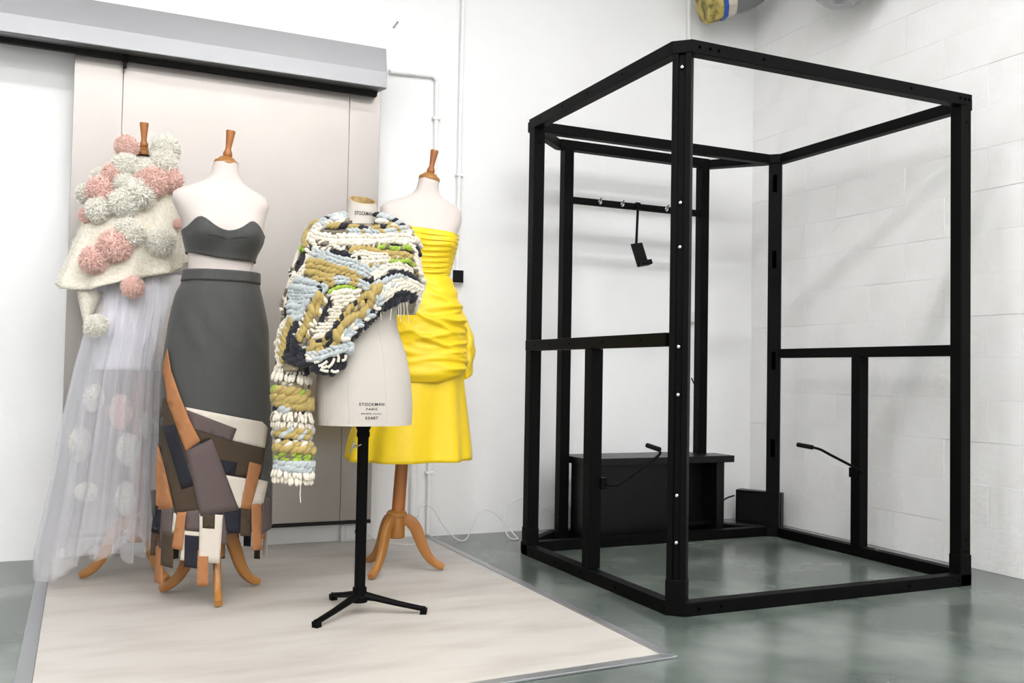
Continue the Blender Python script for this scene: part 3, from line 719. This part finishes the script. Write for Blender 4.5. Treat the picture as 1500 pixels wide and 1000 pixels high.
# ---- 3. the ecru canvas form with the chunky knit shawl
KX, KY = .96, 3.41
kt = empty('tailor_bust', (KX, KY, 0), 'ecru canvas tailor bust with stamped lettering on a black iron stand', 'dress form')
ktab = [(.700, .005, .176, .135, .135, 0), (.76, .004, .180, .135, .14, 0), (.856, .0, .176, .132, .138, 0), (.958, -.004, .160, .12, .128, 0), (1.06, -.012, .134, .10, .105, 0), (1.10, -.014, .130, .098, .10, 0),
        (1.18, -.016, .140, .112, .105, 0), (1.26, -.018, .156, .125, .11, 0), (1.34, -.018, .168, .105, .112, 0), (1.385, -.018, .168, .085, .10, 0), (1.41, -.018, .145, .072, .09, .004), (1.43, -.019, .11, .066, .08, .008), (1.45, -.02, .08, .062, .068, .01), (1.475, -.02, .062, .056, .058, .01), (1.54, -.019, .051, .049, .049, .01)]
to = loft(ktab, [.700, .702]+zs(.71, 1.54, 56), 56, 0, None, True, False).obj('torso', M['canvas'], kt, smooth=50)
nr = ring(ktab, 1.54, 40)
ln_ = MB().grid([[(x, y, z) for x, y, z in nr], [(-.019+(x+.019)*.86, .01+(y-.01)*.86, 1.541) for x, y, z in nr], [(-.019+(x+.019)*.84, .01+(y-.01)*.84, 1.495) for x, y, z in nr]], True, 0, False, True).obj('neck_liner', M['kraft'], kt)
for o_ in (to, ln_):          # the neck is cut on a slope, lower in front
    for v in o_.data.vertices:
        if v.co.z > 1.485: v.co.z += (v.co.y-.01)/.049*.023*min(1, (v.co.z-1.485)/.055)
for a in (math.radians(78), math.radians(118), math.radians(30), math.radians(155)):
    pts = []
    for z in zs(.705, 1.38, 26):
        xc, hw, df, db, yc = interp(ktab, z); cx, sy = spt(a); pts.append((xc+(hw+.0001)*cx, yc-(df+.0001)*sy, z))
    MB().tube(pts, .0006, 5).obj('seam', M['canvas'], kt)
for a in (40, 78, 118, 150):            # tacks along the lower edge
    a = math.radians(a); xc, hw, df, db, yc = interp(ktab, .712); cx, sy = spt(a)
    MB().lathe([(.0018, -.001), (.0018, .0015)], 8, (xc+hw*cx, yc-df*sy, .712), (cx, -sy, 0)).obj('tack', M['chrome'], kt)
MB().lathe([(.030, .705), (.030, .694), (.022, .676), (.0245, .668), (.0245, .656), (.0205, .65), (.0205, .10), (.026, .098), (.026, .07), (.03, .066), (.03, .045)], 24, (.002, 0, 0)).obj('pole', M['black'], kt)
sc = MB(); sc.tube([(.0, -.01, .628), (-.045, -.03, .618)], .004, 8); sc.tube([(-.04, -.035, .640), (-.052, -.028, .598)], .004, 8)
sc.obj('thumb_screw', M['chrome'], kt)
for a, L_ in ((math.atan2(-.145, -.193), .245), (math.atan2(-.103, .217), .245), (math.atan2(.225, -.042), .235)):
    ca, sa = math.cos(a), math.sin(a); P = [(ca*r+.002, sa*r, z) for r, z in ((.015, .068), (.06, .060), (.14, .042), (L_-.02, .026), (L_, .024))]
    m = MB().tube(P, [.017, .013, .011, .010, .0095], 8, flat=1.15)
    m.obox((ca*(L_-.018)+.002, sa*(L_-.018), .016), (ca*(L_+.006)+.002, sa*(L_+.006), .013), .024, .026); m.obj('leg', M['black'], kt)
# stamped lettering
def stamp(txt, xc, z, width, height, name, extra=0, spacing=1.0):
    cu = bpy.data.curves.new(name, 'FONT'); cu.body = txt; cu.align_x = 'CENTER'; cu.size = 1; cu.space_character = spacing; cu.resolution_u = 3; cu.offset = .012
    to_ = bpy.data.objects.new(name, cu); col.objects.link(to_); dg = bpy.context.evaluated_depsgraph_get()
    me = bpy.data.meshes.new_from_object(to_.evaluated_get(dg)); bpy.data.objects.remove(to_)
    xs = [v.co.x for v in me.vertices]; ys = [v.co.y for v in me.vertices]; w_ = max(xs)-min(xs); h_ = max(ys)-min(ys)
    b = bmesh.new(); b.from_mesh(me)
    bmesh.ops.subdivide_edges(b, edges=[e for e in b.edges if e.calc_length() > .25], cuts=1); bmesh.ops.triangulate(b, faces=b.faces[:])
    for v in b.verts:
        x = xc+(v.co.x-(min(xs)+max(xs))/2)/w_*width; zz = z+(v.co.y-min(ys))/h_*height
        v.co = (x, front(ktab, x, zz, .0012+extra), zz)
    b.to_mesh(me); b.free(); me.materials.clear(); me.materials.append(M['ink'])
    o = link(name, me, kt); return o
def kw(u, v): x, z = W(u, v, KY-.13); return x-KX, z
def st2(txt, u0, u1, v0, v1, sp=1.0):
    x0, z1 = kw(u0, v0); x1, z0 = kw(u1, v1); stamp(txt, (x0+x1)/2, z0, x1-x0, z1-z0, 'stamped_lettering', 0, sp)
st2('STOCKMAN', 526, 562.3, 589.6, 594.2, 1.15); st2('PARIS', 536, 552.2, 597.3, 600.8, 1.15); st2('BREVETE  S.G.D.G', 529, 558, 604.6, 606.8, 1.1); st2('50487', 534.5, 553, 610, 614.2, 1.2)
x0, z1 = W(521, 308, KY-.05); x1, z0 = W(546.5, 316, KY-.05); stamp('STOCKMAN', (x0+x1)/2-KX, z0, x1-x0, z1-z0, 'stamped_lettering', .001)
# chunky knit shawl
ks = empty('chunky_knit_shawl', (KX, KY, 0), 'chunky hand-knitted shawl of cream, ochre, pale blue and black yarn', 'shawl')
etab = sil([(312,512,556),(319,496,575),(326,472,592),(335,458,603),(350,449,611),(380,433,616),(400,427,618),(430,419,617),(460,413,606),(500,407,592),(550,401,565)], KY, KX,
           [.062,.075,.09,.108,.13,.15,.155,.155,.15,.148,.14], [.062,.08,.10,.115,.125,.13,.13,.13,.13,.12,.11])
C1 = lambda p: (420+p[0]/7.143, 290+p[1]/7.143)
C2k = lambda p: (400+p[0]/6.25, 400+p[1]/6.25)
def kp(u, v, off):
    x, z = W(u, v, KY-.12)
    for _ in range(2):
        y = front(etab, x-KX, z, off); x, z = W(u, v, KY+y)
    return Vector((x-KX, front(etab, x-KX, z, off), z))
def inpoly(x, y, P):
    r_ = False
    for (x1, y1), (x2, y2) in zip(P, P[1:]+P[:1]):
        if (y1 > y) != (y2 > y) and x < (x2-x1)*(y-y1)/(y2-y1)+x1: r_ = not r_
    return r_
outline = [(510,320),(474,324),(456,340),(446,368),(433,400),(425,430),(417,470),(410,510),(406,545),(440,542),(462,530),(476,545),(494,538),(512,506),(542,476),(570,446),(598,434),(612,424),(612,390),(606,345),(588,326),(555,320),(545,330),(520,330)]
m = MB(); idx = {}
for i in range(56):
    for j in range(60):
        u, v = 400+i*4, 316+j*4
        if inpoly(u+2, v+2, outline):
            q = []
            for du, dv in ((0,0),(0,4),(4,4),(4,0)):
                k = (u+du, v+dv)
                if k not in idx: idx[k] = len(m.v); m.v.append(tuple(kp(u+du, v+dv, -.006)))
                q.append(idx[k])
            m.f.append(tuple(q)); m.mi.append(0)
M['knitbase'] = mat('knit_backing', S(150,138,112), .95, bump=(120, .8, .01), var=(S(52,50,52), 14, (1,1,1), .45, .55))
solid(m.obj('knit_ground', M['knitbase'], ks, smooth=80, fix=False), .008)
rows = []
for z in zs(1.445, 1.12, 16):
    xc, hw, df, db, yc = interp(etab, z); rows.append([(xc+(hw-.006)*math.cos(a), yc-(db-.006)*math.sin(a), z) for a in zs(PI-.15, 2*PI+.15, 30)])
solid(MB().grid(rows, False).obj('back_panel', YM['W'], ks, smooth=80), .014)
random.seed(33)
def yarn(pts, cols, r, off=0, tilt=34, name='yarn_row', stretch=1.4, step=1.2, conv=C1, jit=.18):
    vee = r >= .0115 and cols[0] in 'WB' and random.random() < .75
    P = resample([kp(*conv(p), off) for p in pts], r*(1.0 if vee else step)); m = MB(); cyc = cols
    for i, p in enumerate(P):
        t_ = (P[min(i+1, len(P)-1)]-P[max(i-1, 0)])
        if t_.length < 1e-6: continue
        t_.normalize(); xc, hw, df, db, yc = interp(etab, p.z)
        n = Vector(((p.x-xc)/hw**2, (p.y-yc)/df**2, 0.0)).normalized(); n.z += .15
        sd = n.cross(t_).normalized(); rr = r*random.uniform(1-jit, 1+jit); ci = YI[cyc[i % len(cyc)]]; p2 = p+n*random.uniform(-.002, .004)
        if vee:
            for q in (-1, 1):
                a = math.radians(30+random.uniform(-12, 12)); d = t_*math.cos(a)-sd*(q*math.sin(a))
                m.ell(p2+sd*(q*rr*.5), d, n, rr*1.0, rr*.55, rr*.7, ci)
        else:
            a = math.radians(tilt+random.uniform(-14, 14)); d = t_*math.cos(a)+sd*math.sin(a)
            m.ell(p2, d, n, rr*stretch, rr*.8, rr*.84, ci)
    o = m.obj(name, YMATS, ks, smooth=80, fix=False); return o
R1, R2, R3 = .0115, .0145, .018
Y1_ = [
 ([(205,500),(205,400),(255,300),(340,255)], 'O', R2, 0), ([(330,285),(430,215),(540,180),(620,160)], 'BBBKBBW', R2, 0), ([(250,420),(300,330),(420,280),(540,240),(600,200)], 'WWB', R2, 0),
 ([(450,290),(600,290),(720,305),(850,325),(1000,295),(1100,310),(1200,310)], 'OOOKKOOOKKB', R1, .004), ([(945,170),(1040,200),(1130,235),(1220,290),(1300,360)], 'KBBBKB', R2, 0), ([(960,235),(1080,270),(1180,320),(1290,380)], 'WWWO', R1, .002),
 ([(370,345),(520,360),(670,350)], 'T', .007, .006), ([(380,370),(520,385),(660,375)], 'TW', .007, .004),
 ([(660,360),(780,365),(900,370),(1050,370),(1200,335),(1300,330)], 'BBBOB', R2, .004),
 ([(270,370),(330,400),(450,420),(600,430),(780,420),(950,430),(1100,410),(1260,420),(1340,460)], 'W', R2, .004), ([(480,470),(600,465),(800,475),(950,455),(1100,455),(1250,470),(1340,520)], 'W', R1, .003),
 ([(260,440),(300,500),(290,560)], 'W', R1, 0), ([(310,450),(400,480),(480,520),(540,520)], 'TTW', .009, .004), ([(330,520),(420,540),(520,520),(600,540)], 'WT', .009, .004), ([(500,500),(560,540),(600,520)], 'W', .008, .008),
 ([(960,520),(1040,505),(1110,530),(1180,530),(1250,510),(1310,560)], 'GGGTG', .0095, .007), ([(660,510),(760,500),(880,500),(960,490)], 'TW', .008, .003),
 ([(690,545),(800,530),(900,545),(1000,575),(1120,580),(1250,600),(1310,640)], 'O', R2, .001), ([(1080,620),(1180,620),(1280,630)], 'OOW', R1, .001),
 ([(420,560),(560,580),(680,610),(750,650)], 'K', R3, -.004), ([(430,590),(540,600),(640,630)], 'K', R2, -.006),
 ([(680,590),(760,570),(830,580),(900,600),(1050,600)], 'W', R1, .004), ([(720,630),(850,650),(1000,640),(1080,640)], 'W', R1, .003), ([(760,670),(880,690),(1000,670),(1100,660)], 'OWW', R1, 0),
 ([(280,560),(350,590),(450,610),(560,650),(700,680),(800,730),(890,790)], 'B', R2, .004), ([(270,610),(400,630),(520,680),(640,720),(760,760),(850,810)], 'B', R2, .002), ([(900,760),(980,710),(1080,690)], 'BW', R1, 0),
 ([(250,660),(340,670),(460,700),(580,740),(700,780),(820,830)], 'O', R2, .003), ([(245,710),(360,730),(480,760),(600,790),(700,830)], 'O', R2, .002), ([(235,770),(330,790),(420,820),(500,810)], 'O', R2, .002), ([(300,840),(360,860),(400,850)], 'O', R2, .002),
 ([(1090,660),(1180,665),(1260,660),(1330,700)], 'G', .0095, .006), ([(900,820),(980,770),(1060,720),(1140,710),(1240,730),(1330,780)], 'W', R2, .003), ([(880,850),(960,800),(1060,770),(1160,740)], 'W', R1, .002),
 ([(840,870),(960,840),(1080,790),(1180,770),(1290,810),(1350,860)], 'K', R2, 0), ([(480,830),(560,800),(640,810)], 'K', R1, 0),
 ([(370,960),(430,900),(520,860),(620,860),(720,880),(810,910),(860,960)], 'BBOOBB', R2, .006), ([(770,940),(860,930),(950,920)], 'O', R2, .003), ([(900,890),(1000,880),(1080,830),(1180,810),(1260,840)], 'B', R2, .002),
 ([(990,960),(1100,900),(1230,870),(1340,910),(1420,950)], 'W', R2, .003), ([(1020,1000),(1130,940),(1250,920),(1360,960)], 'W', R1, .004), ([(450,980),(540,935),(650,930),(760,980)], 'G', .008, .008),
 ([(60,920),(110,840),(170,770),(220,700),(240,620),(250,560)], 'W', R2, 0), ([(75,810),(60,750),(120,680),(140,640)], 'KWT', .009, 0), ([(1330,440),(1390,470),(1400,520)], 'W', R2, .002), ([(1370,540),(1380,580)], 'K', R2, .004), ([(1330,560),(1350,650),(1370,740),(1400,830),(1440,900),(1400,960)], 'W', R2, 0), ([(1310,620),(1330,720),(1380,800)], 'WTO', R1, .002),
 ([(150,540),(170,500),(190,560)], 'G', .007, .002), ([(210,480),(220,560),(215,620)], 'TW', .009, .003)]
for pts, cs, r, off in Y1_: yarn(pts, cs, r, off)
Y2_ = [
 ([(220,60),(330,80),(430,110)], 'B', R2, .004), ([(180,120),(280,140),(400,150)], 'B', R2, .003), ([(165,180),(270,190),(380,190)], 'B', R2, .004), ([(165,240),(260,250),(350,230)], 'B', R2, .003), ([(170,300),(240,310),(320,270)], 'B', R2, .004), ([(170,350),(230,370),(290,320)], 'B', R2, .003), ([(180,400),(230,420),(270,380)], 'B', R2, .002),
 ([(215,20),(185,90),(160,120)], 'W', R2, 0), ([(145,160),(125,230),(95,300),(110,380)], 'TTWT', .010, 0), ([(150,410),(95,510),(65,620),(62,740),(80,840)], 'W', R1, 0),
 ([(175,440),(145,510),(115,600),(100,700),(85,810)], 'O', R2, .004), ([(140,470),(100,580),(80,690),(70,790)], 'OW', R1, .0),
 ([(200,450),(180,520),(160,600),(130,690),(120,770)], 'K', R3, -.004), ([(225,480),(205,570),(195,670),(180,800)], 'K', R3, -.002), ([(230,620),(250,720),(260,820)], 'K', R3, -.002), ([(140,770),(210,820),(290,830)], 'K', R3, 0), ([(290,700),(310,760),(350,840)], 'K', R2, -.004),
 ([(410,215),(370,280),(350,360),(320,420),(280,510),(240,590)], 'O', R2, .006), ([(450,220),(415,290),(395,360),(350,400),(315,480),(275,550)], 'O', R1, .004),
 ([(345,230),(300,340),(260,440),(240,520)], 'TW', .009, .003), ([(490,220),(450,320),(400,420),(340,540),(280,640)], 'TWOT', .009, .006), ([(200,560),(230,580),(250,650),(290,690)], 'BTB', .010, .006),
 ([(525,280),(475,380),(430,440)], 'K', R2, 0), ([(560,250),(530,330),(490,420)], 'KT', R1, 0), ([(440,60),(430,140),(460,170)], 'K', R1, .002),
 ([(520,190),(640,165),(790,170)], 'W', R1, .006), ([(540,215),(660,200),(790,200)], 'W', R1, .005), ([(570,240),(700,235),(770,225)], 'W', R1, .005), ([(580,270),(690,268)], 'W', R1, .005), ([(575,300),(660,300)], 'W', R1, .005), ([(560,330),(640,330)], 'W', R1, .005), ([(545,360),(620,360)], 'W', R1, .005), ([(535,390),(610,390)], 'W', R1, .005), ([(520,420),(600,420)], 'W', R1, .005), ([(490,450),(580,450)], 'W', R1, .005), ([(440,485),(550,480)], 'W', R1, .006), ([(410,515),(520,512)], 'W', R1, .006), ([(395,550),(490,545)], 'W', R1, .006), ([(380,580),(460,575)], 'W', R1, .006), ([(350,470),(360,520),(350,560)], 'WT', .009, .008),
 ([(520,340),(545,345),(530,390)], 'W', .009, .010),
 ([(960,140),(900,200),(890,270),(830,350),(740,400),(650,460),(600,540),(555,610)], 'O', R3, .006), ([(850,190),(770,260),(700,330),(640,390),(590,450)], 'OOOK', R2, .004), ([(650,330),(740,330),(840,270)], 'TO', R1, .006), ([(920,180),(960,155),(985,165)], 'G', .009, .012),
 ([(965,230),(955,300),(895,355),(830,420),(760,470),(700,530),(630,600)], 'BBW', R3, .004), ([(800,410),(760,500),(690,560)], 'B', R2, .002),
 ([(1275,190),(1190,185),(1100,215),(1020,275),(940,330),(860,420),(770,530),(690,590),(660,650)], 'K', R3, -.002), ([(1285,225),(1200,225),(1110,250),(1030,300)], 'K', R3, -.004), ([(1150,180),(1240,170)], 'K', R2, .004),
 ([(980,220),(1050,180),(1130,130),(1230,100),(1310,110)], 'W', R2, .005), ([(990,260),(1060,200),(1150,150),(1250,140),(1300,180)], 'W', R1, .004), ([(980,170),(1050,130),(1120,90)], 'WB', R2, .003), ([(1290,130),(1330,210),(1320,260)], 'W', R1, .002),
 ([(330,690),(390,650),(440,690),(400,720)], 'O', R2, .006), ([(470,590),(530,560),(560,560)], 'OK', R2, .006), ([(430,620),(520,640),(600,650)], 'KO', R2, .002), ([(560,490),(590,470)], 'K', R2, .006), ([(330,640),(370,610),(430,600)], 'TO', R1, .004),
 ([(340,765),(440,755),(540,715),(640,690),(710,670)], 'B', R3, .006), ([(330,745),(370,790)], 'W', R2, .008), ([(640,650),(690,680),(700,720)], 'B', R3, .004),
 ([(340,810),(430,800),(540,775),(650,735)], 'K', R3, 0), ([(390,855),(490,850),(600,805),(670,760)], 'K', R3, 0), ([(440,890),(530,895),(620,850),(660,810)], 'K', R3, -.002)]
for pts, cs, r, off in Y2_: yarn(pts, cs, r, off, conv=C2k)
for pts in ([(375,818),(435,808)], [(415,850),(450,840),(505,800)], [(500,865),(540,830),(565,770)], [(585,740),(600,770),(595,815)], [(630,800),(660,790),(668,735)], [(430,880),(470,895),(515,898)], [(530,890),(565,905),(610,890)], [(440,865),(480,860),(500,835)]):
    P = resample([kp(*C2k(p), .016) for p in pts], .006); MB().tube(P, .0052, 7).obj('cream_loop', YM['W'], ks)
def strand(pts, c_='W', conv=C2k, r=.0016, off=.006, nm='loose_thread'):
    MB().tube(resample([kp(*conv(p), off) for p in pts], .01), r, 5).obj(nm, YM[c_], ks)
for pts in ([(1165,250),(1170,350),(1160,470)], [(1190,250),(1200,330),(1195,400)], [(1215,250),(1235,380),(1245,460)], [(1085,280),(1080,360),(1070,440)], [(985,330),(990,440)], [(815,420),(830,500),(820,550)], [(1150,250),(1150,400)], [(1240,240),(1225,320)]): strand(pts)
for pts in ([(1330,180),(1335,260)], [(1310,190),(1315,300)], [(1350,150),(1348,270)]): strand(pts, r=.004)
hz = {k: MB() for k in 'WBO'}
def fibre(P, n, c_):
    for _ in range(n):
        p = random.choice(P); d = Vector((random.gauss(0, 1), -abs(random.gauss(.6, .8)), random.gauss(0, 1))).normalized(); L_ = random.uniform(.008, .02)
        s_ = d.cross(Vector((.3, .5, random.random()))).normalized()*.0004; q = p+d*.012+d.cross(s_).normalized()*.002
        hz[c_].add([p-s_, p+s_, q+s_, q-s_, p+d*(.012+L_*.6)], [(0, 1, 2, 3), (3, 2, 4)])
for rows_, cv in ((Y1_, C1), (Y2_, C2k)):
    for pts, cs, r, off in rows_:
        if cs[0] in 'WBO': fibre(resample([kp(*cv(p), off) for p in pts], .01), 26, cs[0])
for k, m in hz.items(): m.obj('stray_fibres', YM[k], ks, smooth=0, fix=False)['kind'] = 'stuff'
# sleeve end hanging at the side: stacked rings of yarn
def sl(v): return W(380+(232+ (v-500)*.02)/4.76, 520+v/4.76, KY-.02)
zt_, zb_ = sl(0)[1], sl(880)[1]
xs_ = sl(450)[0]-KX
rows = [[(xs_+(.057+.004*math.sin(z*60))*math.cos(a), -.02+.05*math.sin(a), z) for a in (2*PI*k/24 for k in range(24))] for z in zs(zt_+.03, zb_+.02, 16)]
MB().grid(rows, True, 0, True, True).obj('sleeve_core', M['knitbase'], ks, smooth=80)
def sring(v, cols, r, rad=.06, tilt=30, stretch=1.4, loops=False, sag=0, half=None):
    x, z = sl(v); x -= KX; m = MB(); nn_ = max(8, int(2*PI*rad/(r*1.15))); dx = random.uniform(-.004, .004)
    for k in range(nn_):
        a = 2*PI*k/nn_+random.uniform(-.06, .06); rr = r*random.uniform(.85, 1.15); R_ = rad*random.uniform(.95, 1.07)
        p = Vector((x+dx+R_*1.05*math.cos(a), -.02+R_*.85*math.sin(a), z+sag*math.cos(a)+random.uniform(-.003, .003))); n = Vector((math.cos(a), math.sin(a), .1)); tn = Vector((-math.sin(a), math.cos(a), 0))
        if loops: d = Vector((.3*math.cos(a)+random.uniform(-.25,.25), .3*math.sin(a), -1)); m.ell(p, d, n, rr*1.55, rr*.72, rr*.72, YI[cols[k % len(cols)]])
        else:
            t_ = math.radians(tilt); d = tn*math.cos(t_)+Vector((0, 0, 1))*math.sin(t_); m.ell(p, d, n, rr*stretch, rr*.8, rr*.8, YI[cols[k % len(cols)]])
    m.obj('sleeve_row', YMATS, ks, smooth=80, fix=False)
for v, cs, r, rad, lp in [(70,'WWW',.010,.040,1),(110,'W',.011,.052,1),(160,'W',.012,.060,1),(200,'W',.009,.048,0),(235,'WWO',.008,.050,0),(255,'OOOOG',.017,.056,0),(310,'O',.021,.060,0),(350,'O',.017,.060,0),(382,'KKBBT',.015,.054,0),(410,'W',.010,.060,1),(440,'WWWT',.010,.066,1),(480,'W',.010,.062,1),
                          (520,'OBO',.014,.060,0),(555,'BOOO',.013,.060,0),(592,'WTW',.010,.052,0),(615,'OOW',.013,.060,0),(650,'O',.017,.062,0),(690,'GGT',.012,.056,0),(722,'GTG',.011,.056,0),(755,'B',.015,.060,0),(790,'B',.014,.060,0),(825,'W',.011,.066,1),(865,'W',.011,.060,1)]:
    sring(v, cs, r, rad, loops=bool(lp), sag=-.006)
p0 = Vector((sl(870)[0]-KX+.015, -.07, zb_)); MB().tube([p0, p0+Vector((-.002, 0, -.04)), p0+Vector((.001, 0, -.07))], .0018, 5).obj('loose_thread', YM['W'], ks)
# ---- 4. the form in the yellow dress
QX, QY = 1.305, 4.05
qt = empty('dress_form', (QX, QY, 0), 'ivory jersey dress form with beech tripod wearing the yellow dress', 'dress form')
qtab = [(.98, .09, .170, .125, .13, 0), (1.10, .09, .165, .12, .125, 0), (1.224, .088, .135, .105, .11, 0), (1.31, .088, .124, .098, .10, 0), (1.40, .09, .140, .11, .105, 0), (1.48, .091, .158, .122, .112, 0), (1.54, .088, .170, .118, .115, 0),
        (1.60, .086, .192, .095, .11, 0), (1.64, .087, .192, .075, .095, .004), (1.668, .094, .155, .065, .085, .007), (1.69, .103, .105, .058, .074, .01), (1.712, .110, .066, .053, .06, .012), (1.745, .117, .050, .048, .05, .012), (1.785, .123, .046, .046, .046, .012)]
def qdisp(a, z):
    if math.sin(a) <= 0: return 0
    xc, hw, *_ = interp(qtab, z); return bust(hw*math.cos(a), z, 1.49, .022)*math.sin(a)**.5
loft(qtab, zs(.98, 1.785, 56), 48, 0, qdisp, True, True).obj('torso', M['jersey'], qt, smooth=60)
stand_wood(qt, 1.02, [math.radians(a) for a in (-137, -18, 108)], ptop=(.05, 0))
finial(qt, (.124, .012, 1.783), (.16, -.04, 1))
yd = empty('yellow_dress', (QX, QY, 0), 'strapless bright yellow dress with pleated bodice and draped hips', 'dress')
# bodice: overlapping horizontal pleats
rows = []; npl = 10; zb0, zb1 = 1.30, 1.535
for i in range(npl*6+1):
    f = i/(npl*6); ph = (f*npl) % 1.0; r_ = []
    for k in range(72):
        a = 2*PI*k/72; z = zb0+(zb1-zb0)*f+.006*math.sin(2*a+1)*(1-f)-.012*math.cos(a)*(f**3)
        xc, hw, df, db, yc = interp(qtab, z); cx, sy = spt(a); side = max(.25, abs(math.sin(a)))
        e = .006+qdisp(a, z)*1.1+(.0042*(1-ph)**1.3 if i < npl*6 else .003)*side+.0012*math.sin(a*6+i)
        r_.append((xc+(hw+e)*cx, yc-((df if sy > 0 else db)+e)*sy, z))
    rows.append(r_)
solid(MB().grid(rows).obj('bodice', M['yellow'], yd, smooth=38, fix=False), .002)
# flared skirt
ytab = sil([(430,572,660),(480,560,668),(530,548,672),(555,543,674),(600,528,678),(650,512,682),(672,508,683)], QY, QX, [.12,.15,.17,.18,.195,.215,.225], [.12,.15,.17,.18,.195,.215,.225])
def ydisp(a, z):
    f = max(0, min(1, (1.0-z)/.45)); return f*(.016*math.sin(a*7+.4)+.009*math.sin(a*11+2)+.006*math.sin(a*4))
zh = ytab[0][0]
solid(loft(ytab, zs(zh, 1.12, 40), 120, 0, ydisp).obj('skirt_panel', M['yellow'], yd, smooth=70, fix=False), .002)
# draped hip swag gathered into the side seam
dtab = sil([(405,575,656),(425,572,661),(450,568,667),(480,561,671),(510,555,672),(535,550,671),(556,547,668)], QY, QX, [.115,.135,.155,.17,.178,.182,.18], [.115,.135,.155,.17,.178,.18,.18])
zl, zu = dtab[0][0], dtab[-1][0]
rows = []; nz, na = 90, 150; rnd = random.Random(4); fo_ = [rnd.uniform(-.6, .6) for _ in range(12)]
seam_a = math.radians(25)
FOLDS = []
for q in range(15):                     # folds fanning out of the gathered seam, then crossing tucks over the front
    zc_ = .90+.30*q/14+rnd.uniform(-.006, .006)
    FOLDS.append((zc_, rnd.uniform(-.015, .045), rnd.uniform(-.03, .0), rnd.uniform(.007, .012), rnd.uniform(.010, .018), rnd.uniform(.15, .6), rnd.uniform(.35, .8)))
for q in range(12):
    FOLDS.append((rnd.uniform(.88, 1.2), rnd.uniform(-.10, .10), rnd.uniform(-.02, .02), rnd.uniform(.010, .016), rnd.uniform(.010, .018)*rnd.choice((1, 1, -.5)), rnd.uniform(.8, 2.2), rnd.uniform(.3, .7)))
for i in range(nz):
    r_ = []
    for k in range(na):
        a = 2*PI*k/na; f = i/(nz-1)
        da = (a-seam_a+PI) % (2*PI)-PI              # angle from the gathered seam
        sag = .05*(1-math.exp(-(da/.9)**2))
        zbot = zl+.035-.045*min(1, abs(da)/1.0)
        z = zbot+(zu-zbot)*f
        g = math.exp(-(da/1.1)**2)
        e = .012
        for zc_, sl_, cu_, wd_, am_, a0_, aw_ in FOLDS:
            lz = zc_+sl_*da+cu_*da*da
            e += am_*math.exp(-((z-lz)/wd_)**2)*math.exp(-((da-a0_)/aw_)**2)
        e += .0035*math.sin((z+sag+.012*math.sin(3*a))*2*PI/.06)*g
        e *= min(1, f*10+.35)*min(1, (1-f)*8+.25)
        e += .018*math.exp(-((f-.08)/.07)**2)*(1-.6*math.exp(-(da/.25)**2))
        e -= .010*math.exp(-(da/.06)**2)*math.exp(-((f-.45)/.5)**2)
        xc, hw, df, db, yc = interp(dtab, z); cx, sy = spt(a)
        r_.append((xc+(hw+e)*cx, yc-((df if sy > 0 else db)+e)*sy, z))
    rows.append(r_)
solid(MB().grid(rows).obj('hip_drape', M['yellow'], yd, smooth=70, fix=False), .002)
# bow loops at the side back
def bow(cx, cy, top, bot, wmax, dmax, lean, name):
    rows = []
    for i in range(30):
        f = i/29; z = top+(bot-top)*f
        w_ = wmax*(.10+.90*math.sin(min(1, f*1.7)*PI/2)**1.2)*(1-.35*max(0, f-.6)/.4); d_ = dmax*(.2+.8*math.sin(min(1, f*1.5)*PI/2))
        r_ = []
        for k in range(40):
            a = 2*PI*k/40; e = 1+.10*math.sin(a*5+f*4)*(1-f*.5)+.05*math.sin(f*22+a*2)
            r_.append((cx+lean*f*(1-f*.5)+w_*e*math.cos(a), cy+d_*e*math.sin(a), z+.02*math.cos(a)*f))
        rows.append(r_)
    solid(MB().grid(rows, True, 0, False, False).obj(name, M['yellow'], yd, smooth=70, fix=False), .002)
bow(.296, .02, 1.19, .875, .058, .085, .02, 'bow_loop'); bow(.24, .14, 1.19, .88, .06, .08, .03, 'bow_loop')
MB().ell((.262, .03, 1.185), (.2, .3, 1), (1, 0, 0), .035, .022, .028, 0, 12, 8).obj('bow_knot', M['yellow'], yd, smooth=80)
